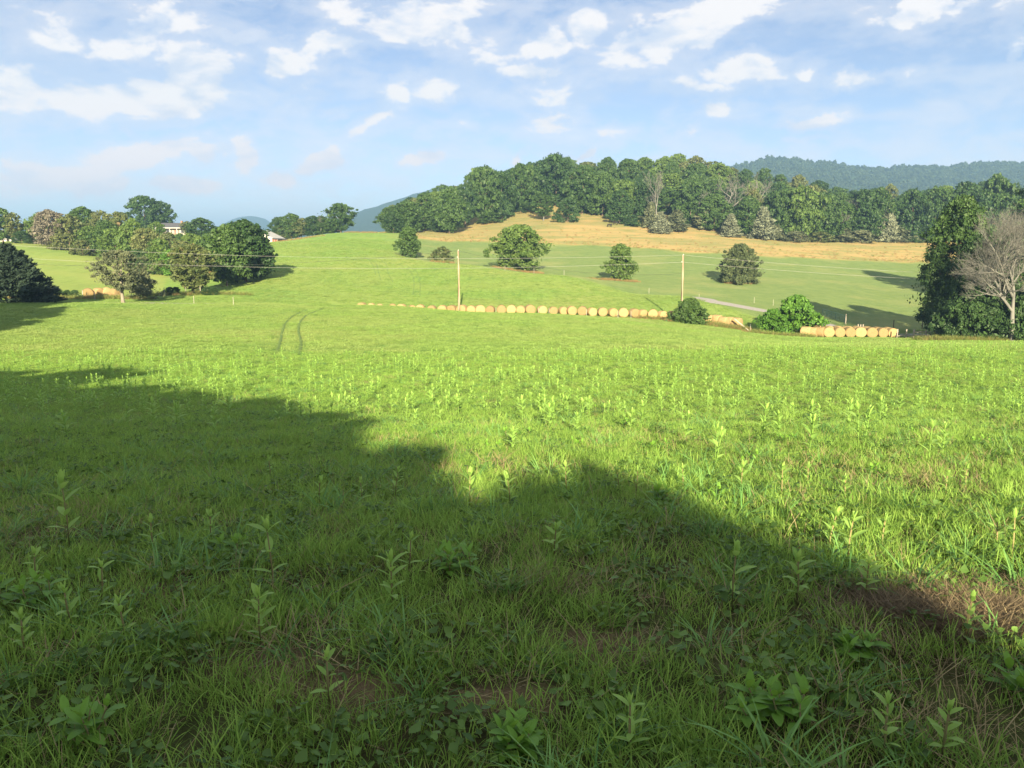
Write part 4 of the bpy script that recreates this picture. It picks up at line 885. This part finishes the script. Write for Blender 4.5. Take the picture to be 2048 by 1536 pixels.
KN=[tuft('a_short',1,60,.085,.13,.0034,.5,M['grass'],(0,1)),tuft('b_short',2,55,.11,.14,.0038,.7,M['grass'],(0,.9)),tuft('c_mid',3,40,.145,.12,.0042,.9,M['grass'],(.1,.85)),
    tuft('d_orchard',4,28,.19,.06,.0066,1.0,M['grass_blue'],(0,1),.5),tuft('e_orchard',5,26,.17,.05,.006,1.2,M['grass_blue'],(0,1),.6),
    tuft('f_thatch',6,40,.10,.14,.003,.3,M['thatch'],(0,1),.9,.9),clover('g_clover',7),clover('h_clover',8),tuft('i_thatch',9,26,.13,.14,.0028,.4,M['thatch'],(.2,1),.7,.3),tuft('j_brown',10,44,.09,.14,.003,.3,M['brown_thatch'],(0,1),.9,.9)]
def wedge(n,y0,y1,seed,margin=1.5,slope=.70):
    rg=np.random.default_rng(seed); c=(lambda y:slope*y*y/2+margin*y)
    q=c(y0)+(c(y1)-c(y0))*rg.random(n); y=(-margin+np.sqrt(margin**2+2*slope*q))/slope
    x=(rg.random(n)*2-1)*(slope*y+margin); return x,y,rg
def on_track(x,y):
    m=np.zeros(len(x),bool)
    for P in TRK:
        for a,b in zip(P[:-1],P[1:]):
            d=b-a; t=np.clip(((x-a[0])*d[0]+(y-a[1])*d[1])/(d@d),0,1); m|=np.hypot(x-a[0]-t*d[0],y-a[1]-t*d[1])<.33
    return m
XS=[];YS=[];RS=[];SS=[];IS=[]
def add_pts(x,y,rg,idx,s,tilt=.15,hz=None):
    n=len(x); XS.append(x); YS.append(y); IS.append(idx); RS.append(np.stack([rg.normal(size=n)*tilt,rg.normal(size=n)*tilt,rg.random(n)*6.283],1))
    ss=s*(.75+.5*rg.random(n)); SS.append(np.stack([ss,ss,ss*(1 if hz is None else hz)],1))
# near lawn
x,y,rg=wedge(31000,1.2,13,1,3.6,.86); lush=fbm(x,y,1.6,41); d,du,ye,ba=zones(x,y)
u=rg.random(len(x)); keep=(u<.42+1.0*np.clip((lush-.32)*2.4,0,1))&(rg.random(len(x))>ba*.9); x,y,lush,u=x[keep],y[keep],lush[keep],rg.random(keep.sum())
idx=np.where(u<.38,0,np.where(u<.66,1,np.where(u<.80,2,np.where(u<.815,3,np.where(u<.828,4,np.where(u<.89,8,np.where(u<.945,6,7))))))); idx=np.where((lush<.42)&(idx==2),8,idx)
add_pts(x,y,rg,idx,1.0)
x,y,rg=wedge(400,1.8,14,2,3.6,.86); lush=fbm(x,y,1.6,41); k=(lush>.40)&(rg.random(len(x))<np.clip((8-y)/3,.22,1)); add_pts(x[k],y[k],rg,np.where(rg.random(k.sum())<.6,3,4),1.15)
x,y,rg=wedge(3800,1.3,12,3,3.6,.86); lush=fbm(x,y,1.6,41); d,du,ye,ba=zones(x,y); k=((lush<.46)&(rg.random(len(x))<np.clip((9-y)/4,.25,1)))|(ba>.3); add_pts(x[k],y[k],rg,np.where(rg.random(k.sum())<.6,5,8),1.0)
bx_,by_=BARE[0][:2]; rg=np.random.default_rng(5); n=330; add_pts(bx_+rg.normal(size=n)*.23,by_+rg.normal(size=n)*.16,rg,np.full(n,9),1.0)
# middle: sunlit milkweed belt
x,y,rg=wedge(42000,12,50,6,4,.84); u=rg.random(len(x)); d,du,ye,ba=zones(x,y); k=rg.random(len(x))>ba*.8; x,y,u=x[k],y[k],u[k]
add_pts(x,y,rg,np.where(u<.45,0,np.where(u<.75,1,np.where(u<.88,2,np.where(u<.91,3,np.where(u<.95,8,7))))),1.4,hz=.6)
XY=np.concatenate(XS),np.concatenate(YS); Pn=np.stack([XY[0],XY[1],gz(*XY)],1)
gn_scatter('grass',Pn,np.concatenate(RS),np.concatenate(SS),np.concatenate(IS),KN,'grass, thatch and clover of the near field','grass')
KF=[tuft('a_mown',21,50,.11,.34,.014,.4,M['grass_far'],(0,1),.5),tuft('b_mown',22,44,.14,.36,.015,.6,M['grass_far'],(0,.9),.6),tuft('c_mown',23,40,.09,.36,.016,.4,M['grass_far'],(.1,1),.8)]
XS=[];YS=[];RS=[];SS=[];IS=[]
x,y,rg=wedge(58000,42,126,8,5,.80); k=~on_track(x,y)&(rg.random(len(x))<np.clip((y-40)/12,0.1,1)); x,y=x[k],y[k]; add_pts(x,y,rg,rg.integers(0,3,len(x)),1.1,.1)
x,y,rg=wedge(70000,124,262,81,0,.72); k=(x/y>-.36)&(x/y<.30)&~on_track(x,y); x,y=x[k],y[k]; d_,u_,_,_=zones(x,y); k=(d_<.1)&(u_<.3); x,y=x[k],y[k]; add_pts(x,y,rg,rg.integers(0,3,len(x)),1.5,.1)
XS=[np.concatenate(XS)]; YS=[np.concatenate(YS)]; RS=[np.concatenate(RS)]; SS=[np.concatenate(SS)]; IS=[np.concatenate(IS)]
XY=XS[0],YS[0]; gn_scatter('mown_grass',np.stack([XY[0],XY[1],height(*XY)],1),RS[0],SS[0],IS[0],KF,'mown grass of the field down to the bale row','grass')
# long dry grass at tree feet, bales and along the straw field
M['straw']=leaf_mat('straw_grass',(.18,.13,.05),(.32,.23,.10),.3,.8,rnd=.4); M['weeds']=leaf_mat('rank_grass',(.10,.14,.03),(.26,.25,.08),.3,.7,rnd=.5)
KS=[tuft('a_straw',31,46,.55,.35,.02,.4,M['straw'],(0,1),.4),tuft('b_straw',32,40,.7,.35,.02,.5,M['weeds'],(0,1),.4)]
pts=[];ix=[]
def patch(px,py,Y,rx,ry,n,wp=.3):
    X,Yv,z=(at_Y(px,Y,py) if Y else hit(px,py,60)); 
    for i in range(n):
        a=R.random()*6.28; r=math.sqrt(R.random()); pts.append((X+rx*r*math.cos(a),Yv+ry*r*math.sin(a))); ix.append(1 if R.random()<wp else 0)
patch(1037,548,203,6.5,3,240,.05); patch(1242,572,189,4.5,2.5,150,.05); patch(1200,566,188,3,1,60,.1); patch(1385,655,113,4,1.2,160,.5); patch(1440,652,114.2,4.5,1,260,.45); patch(1312,648,116.3,3,.6,60,.6); patch(1568,670,106,4,1,160,.85); patch(1530,672,108,3,1,60,.7)
patch(885,525,None,3,2,60,.4); patch(1480,567,196,4,2,70,.4); patch(140,597,121,12,1.6,260,.8); patch(390,589,130,9,1.5,160,.8); patch(735,466,318,9,3,160,.1); patch(600,483,285,9,3,110,.1); patch(1960,683,97,9,1.2,200,.9)
for i in range(900):
    px=R.uniform(830,1860); py=float(np.interp(px,TANX,TANY))-R.uniform(0,46)*R.random(); h=hit(px,py,200)
    if h: pts.append(h[:2]); ix.append(1 if R.random()<.18 else 0)
pts=np.array(pts); n0=len(pts)
for px in ROW:
    Y=float(np.interp(px,[720,860,1100,1344],[122.5,120.5,121.5,117.5])); X,_,_=at_Y(px,Y,615)
    for i in range(9): pts=np.concatenate([pts,[[X+R.uniform(-1.1,1.1),Y-.7-R.random()*.7]]]); ix.append(0 if R.random()<.6 else 1)
n=len(pts); rg=np.random.default_rng(9); ss=(.6+.7*rg.random(n)); ss[n0:]*=.42
gn_scatter('long_grass',np.stack([pts[:,0],pts[:,1],height(pts[:,0],pts[:,1])],1),np.stack([rg.normal(size=n)*.1,rg.normal(size=n)*.1,rg.random(n)*6.28],1),np.stack([ss,ss,ss],1),np.array(ix),KS,'long straw-coloured grass round tree feet, bales and fences','grass')
# far wood on the ridge
def lump(name,seed):
    me,_,_=crown_mesh(name,seed,10,10,.0,prof='round',nclump=14,nleaf=16,cr=.24,leaf=2.6,lobes=3); return hidden(name,me,M['ridge_leaf'])
M['ridge_leaf']=leaf_mat('ridge_leaves',(.018,.036,.014),(.050,.076,.028),.2,.7,rnd=.6)
rg=np.random.default_rng(12); k=rg.random(A.shape)<.62; k&=(B>1560)&(B<2060); a_,b_,z_=A[k],B[k],Z[k]; n=len(a_); a_=a_+rg.normal(size=n)*3; b_=b_+rg.normal(size=n)*3
s_=.6+.35*rg.random(n)
gn_scatter('ridge_forest',np.stack([a_,b_,z_-3],1),np.stack([0*s_,0*s_,rg.random(n)*6.28],1),np.stack([s_,s_,s_],1),rg.integers(0,3,n),[lump('a_crown',61),lump('b_crown',62),lump('c_crown',63)],'hazy blue-green forest covering the far ridge','forest')
# ---------------------------------------------------------------- milkweed
M['milkweed']=leaf_mat('milkweed_leaf',(.185,.335,.066),(.310,.480,.108),.45,.45,rnd=.35); M['stem']=plain_mat('green_stem',(.15,.17,.06),(.20,.14,.07),20,.7)
M['weed_leaf']=leaf_mat('broad_weed_leaf',(.085,.200,.022),(.170,.330,.045),.38,.45,rnd=.3)
def leaf_geo(L,W,droop=.25,fold=.25,n=5):
    V=[];Fc=[]
    for i in range(n+1):
        t=i/n; w_=W*.5*math.sin(math.pi*(t*.92+.04))**.75; x=L*t; z=-droop*L*t*t
        V+= [(x,-w_,z+fold*w_),(x,0,z),(x,w_,z+fold*w_)]
    for i in range(n):
        for j in range(2): Fc.append((i*3+j,(i+1)*3+j,(i+1)*3+j+1,i*3+j+1))
    return np.array(V),np.array(Fc)
LV=[leaf_geo(1,.36,.10,.30),leaf_geo(1,.40,.30,.25),leaf_geo(1,.30,-.06,.55)]
LM=[fast_mesh('leaf',v,f,{'tone':(np.full(len(v),tn),'FLOAT')},True) for (v,f),tn in zip(LV,(.4,.6,.9))]
for m_ in LM: m_.materials.append(M['milkweed'])
WLm=[fast_mesh('leaf',v,f,{'tone':(np.full(len(v),tn),'FLOAT')},True) for (v,f),tn in zip((leaf_geo(1,.52,.28,.22),leaf_geo(1,.46,.05,.3)),(.45,.8))]
for m_ in WLm: m_.materials.append(M['weed_leaf'])
def milk_layout(rg,H):
    """list of (kind, base, yaw, pitch, length) for one plant"""
    L=[]; n=rg.randint(3,6); y=rg.random()*6.28
    for i in range(n):
        t=.32+.58*i/max(n-1,1); y+=1.57+rg.uniform(-.3,.3); ln=H*rg.uniform(.24,.36)*(1.1-.45*abs(t-.6))
        for s in (0,math.pi): L.append((rg.choice((0,1)),(0,0,H*t),y+s+rg.uniform(-.2,.2),.35+.55*t+rg.uniform(-.15,.2),ln*rg.uniform(.85,1.1)))
    for s in range(3): L.append((2,(0,0,H*.93),y+s*2.1,1.20+rg.uniform(-.1,.15),H*rg.uniform(.2,.28)))
    return L
def leaf_M(b,yaw,pit,ln): return Matrix.Translation(b)@Matrix.Rotation(yaw,4,'Z')@Matrix.Rotation(-pit,4,'Y')@Matrix.Scale(ln,4)
def stem_mesh(H,r=.0045):
    mb=MB(); mb.tube([(0,0,-.03),(.006,.003,H*.5),(0,0,H)],[r*1.2,r,r*.6],6); return mb.mesh('stem',M['stem'],True)
STEMS={round(h,2):stem_mesh(h) for h in (.2,.25,.3,.35,.4,.45,.5)}
def milk_joined(seed,H=.4):
    rg=random.Random(seed); V=[];Fc=[];T=[];b=0
    for k,p,yw,pt,ln in milk_layout(rg,H):
        v,f=LV[k]; m=np.array(leaf_M(p,yw,pt,ln)); V.append(v@m[:3,:3].T+m[:3,3]); Fc.append(f+b); T+= [min(1,max(0,{0:.4,1:.6,2:.95}[k]+rg.uniform(-.2,.2)))]*len(v); b+=len(v)
    ns=5
    for z in (-.03,H*.96):
        for j in range(ns): V.append(np.array([[.005*math.cos(6.28*j/ns),.005*math.sin(6.28*j/ns),z]])); T.append(.3)
    Fc.append(np.array([(b+j,b+(j+1)%ns,b+ns+(j+1)%ns,b+ns+j) for j in range(ns)]))
    me=fast_mesh('milkweed',np.concatenate(V),np.concatenate(Fc),{'tone':(T,'FLOAT')},True); return me
MJ=[milk_joined(300+i) for i in range(7)]
for m_ in MJ: m_.materials.append(M['milkweed'])
HERO=[(140,1110,970),(150,1275,1185),(548,1185,1050),(525,1310,1195),(250,1305,1245),(58,1345,1275),(203,1225,1150),(785,1225,1130),(815,1150,1070),(660,1440,1385),(1110,1125,1060),(1465,1225,1105),(1592,1225,1105),(1730,1215,1130),(1930,1300,1195),(940,1010,940),(1020,1015,955),(1135,995,930),(1365,985,935),(1480,990,930),(1560,1005,930),(1655,1110,1030),(1697,1118,1030),(1765,1105,1050),(2022,1125,1030),(1990,1110,1050),(790,1000,940),(640,1010,962),(540,965,915),(1240,990,940),(1272,990,935),(1690,1010,950),(1890,1000,945),(1930,985,930),(1615,975,930),(725,1010,965),(1765,1540,1490),(1880,1540,1490),(1265,1550,1510),(80,1200,1160),(310,1110,1065),(425,1090,1040)]
def shaded(X,Y):
    px,py,_=project(X,Y,gz(X,Y)); b=float(np.interp(px,[0,330,350,640,780,880,900,1040,1060,1150,1250,1400,1550,1750,1850,2048],[745,748,790,815,860,935,1000,1030,985,960,1010,1060,1120,1140,1230,1330])); return py>b
def mlabel(X,Y): 
    return ('milkweed shoot with paired oval leaves standing in the shaded grass','milkweed in the shade') if shaded(X,Y) else ('pale green milkweed shoot catching the sun in the field','milkweed in the sun')
used=[]
for px,py,tp in HERO:
    h=hit(px,py)
    if h is None: continue
    X,Y,z=h; z=float(gz(X,Y)); H=min(max(z_of(tp,Y)-z,.2),.5); Hk=min(STEMS,key=lambda q:abs(q-H)); rg=random.Random(int(px*7+py)); lb,gp=mlabel(X,Y)
    r=thing('milkweed_plant',lb,'milkweed',(X,Y,z),rg.random()*6.28,(1,1,1),gp); r.rotation_euler=(rg.gauss(0,.06),rg.gauss(0,.06),rg.random()*6.28); used.append((X,Y))
    obj('stem',STEMS[Hk],r)
    for k,p,yw,pt,ln in milk_layout(rg,Hk):
        o=obj('leaf',LM[k],r); o.matrix_local=leaf_M(p,yw,pt,ln)
x,y,rg=wedge(5600,6.5,56,77,1.,.69)
lim=np.interp(x/y,[-.65,-.2,.1,.4,.65],[50,47,46,50,52]); dn=fbm(x,y,5,55); k=(y<lim)&(rg.random(len(x))<np.clip(.10+1.7*(dn-.30),.08,1))&(rg.random(len(x))<np.clip((y-3)/5,.4,1)); x,y=x[k],y[k]
o_=np.argsort(y); x,y=x[o_],y[o_]; z=gz(x,y); hh=.92*np.clip(.66+.55*rg.random(len(x))+.12*(y<16),.5,1.3)
NI=240
for i in range(min(NI,len(x))):
    lb,gp=mlabel(x[i],y[i]); o=obj('milkweed_plant',MJ[i%7],None,(x[i],y[i],z[i]-.01),(R.gauss(0,.07),R.gauss(0,.07),R.random()*6.28),(hh[i],)*3); tag(o,lb,'milkweed',gp)
n=len(x)-NI; sl=slice(NI,None); s_=hh[sl]*1.05
gn_scatter('milkweed_patch',np.stack([x[sl],y[sl],z[sl]],1),np.stack([rg.normal(size=n)*.07,rg.normal(size=n)*.07,rg.random(n)*6.28],1),np.stack([s_]*3,1),rg.integers(0,7,n),[bpy.data.objects.new(f'{"abcdefg"[i]}_milk',MJ[i]) for i in range(7)],'pale green milkweed shoots thronging the sunlit field beyond the near plants','milkweed')
# leafy weeds
for px,py,wd,hp,ns in ((1535,1470,190,95,9),(1050,1525,130,75,7),(45,1235,120,80,7),(930,1150,120,60,7),(178,1510,80,110,4),(1720,1320,120,50,6),(2035,1400,60,50,4),(1330,1010,60,35,5),(470,1110,70,30,4),(1180,835,60,25,5),(1300,905,70,26,6),(990,905,50,22,4),(1560,890,60,22,5),(1750,960,60,28,5),(1420,1010,60,30,5),(1960,900,60,22,5),(1150,900,60,24,5),(1620,820,50,18,5),(1880,820,50,18,5),(1030,880,60,22,5),(1240,860,50,20,5),(870,880,50,20,4),(1500,930,50,22,4),(1810,880,50,20,4)):
    X,Y,z=hit(px,py); z=float(gz(X,Y)); W=wd/F*Y; H=max(z_of(py-hp,Y)-z,.10); rg=random.Random(px+py)
    r=thing('leafy_weed','bright green leafy weed clump low in the '+('shaded' if shaded(X,Y) else 'sunlit')+' grass','weed',(X,Y,z),0,(1,1,1),'leafy weed clumps in the '+('shade' if shaded(X,Y) else 'sun'))
    for s in range(ns):
        bxp=Vector((rg.uniform(-.4,.4)*W,rg.uniform(-.25,.25)*W,-.01)); hs=H*rg.uniform(.6,1.0); tpv=bxp+Vector((rg.uniform(-.06,.06),rg.uniform(-.05,.05),hs)); mb=MB(); mb.tube([bxp,(bxp+tpv)/2+Vector((.005,0,0)),tpv],[.004,.0035,.002],5); obj('stem',mb.mesh('stem',M['stem'],True),r)
        y0=rg.random()*6.28
        for q in range(4):
            f_=.45+.55*q/3; y0+=1.57
            for ss_ in (0,math.pi): 
                o=obj('leaf',WLm[1 if q==3 else 0],r); o.matrix_local=leaf_M(bxp.lerp(tpv,f_),y0+ss_+rg.uniform(-.3,.3),.15+.8*(q/3)**2+rg.uniform(-.1,.2),rg.uniform(.05,.085)*(1 if q<3 else .8))
# ---------------------------------------------------------------- the summer air
def haze_box():
    mb=MB(); mb.box((0,3710,108),(16800,7900,290)); m,nt,o=new_mat('air'); v=N(nt,'ShaderNodeVolumePrincipled'); v.inputs['Color'].default_value=(.38,.66,1,1); v.inputs['Density'].default_value=HAZE; v.inputs['Anisotropy'].default_value=.3
    nt.links.new(v.outputs[0],o.inputs['Volume']); ob=obj('haze',mb.mesh('haze',m)); ob['kind']='stuff'; ob['label']='thin blue summer haze filling the valley air'; ob['category']='haze'
HAZE=2.8e-4
haze_box()
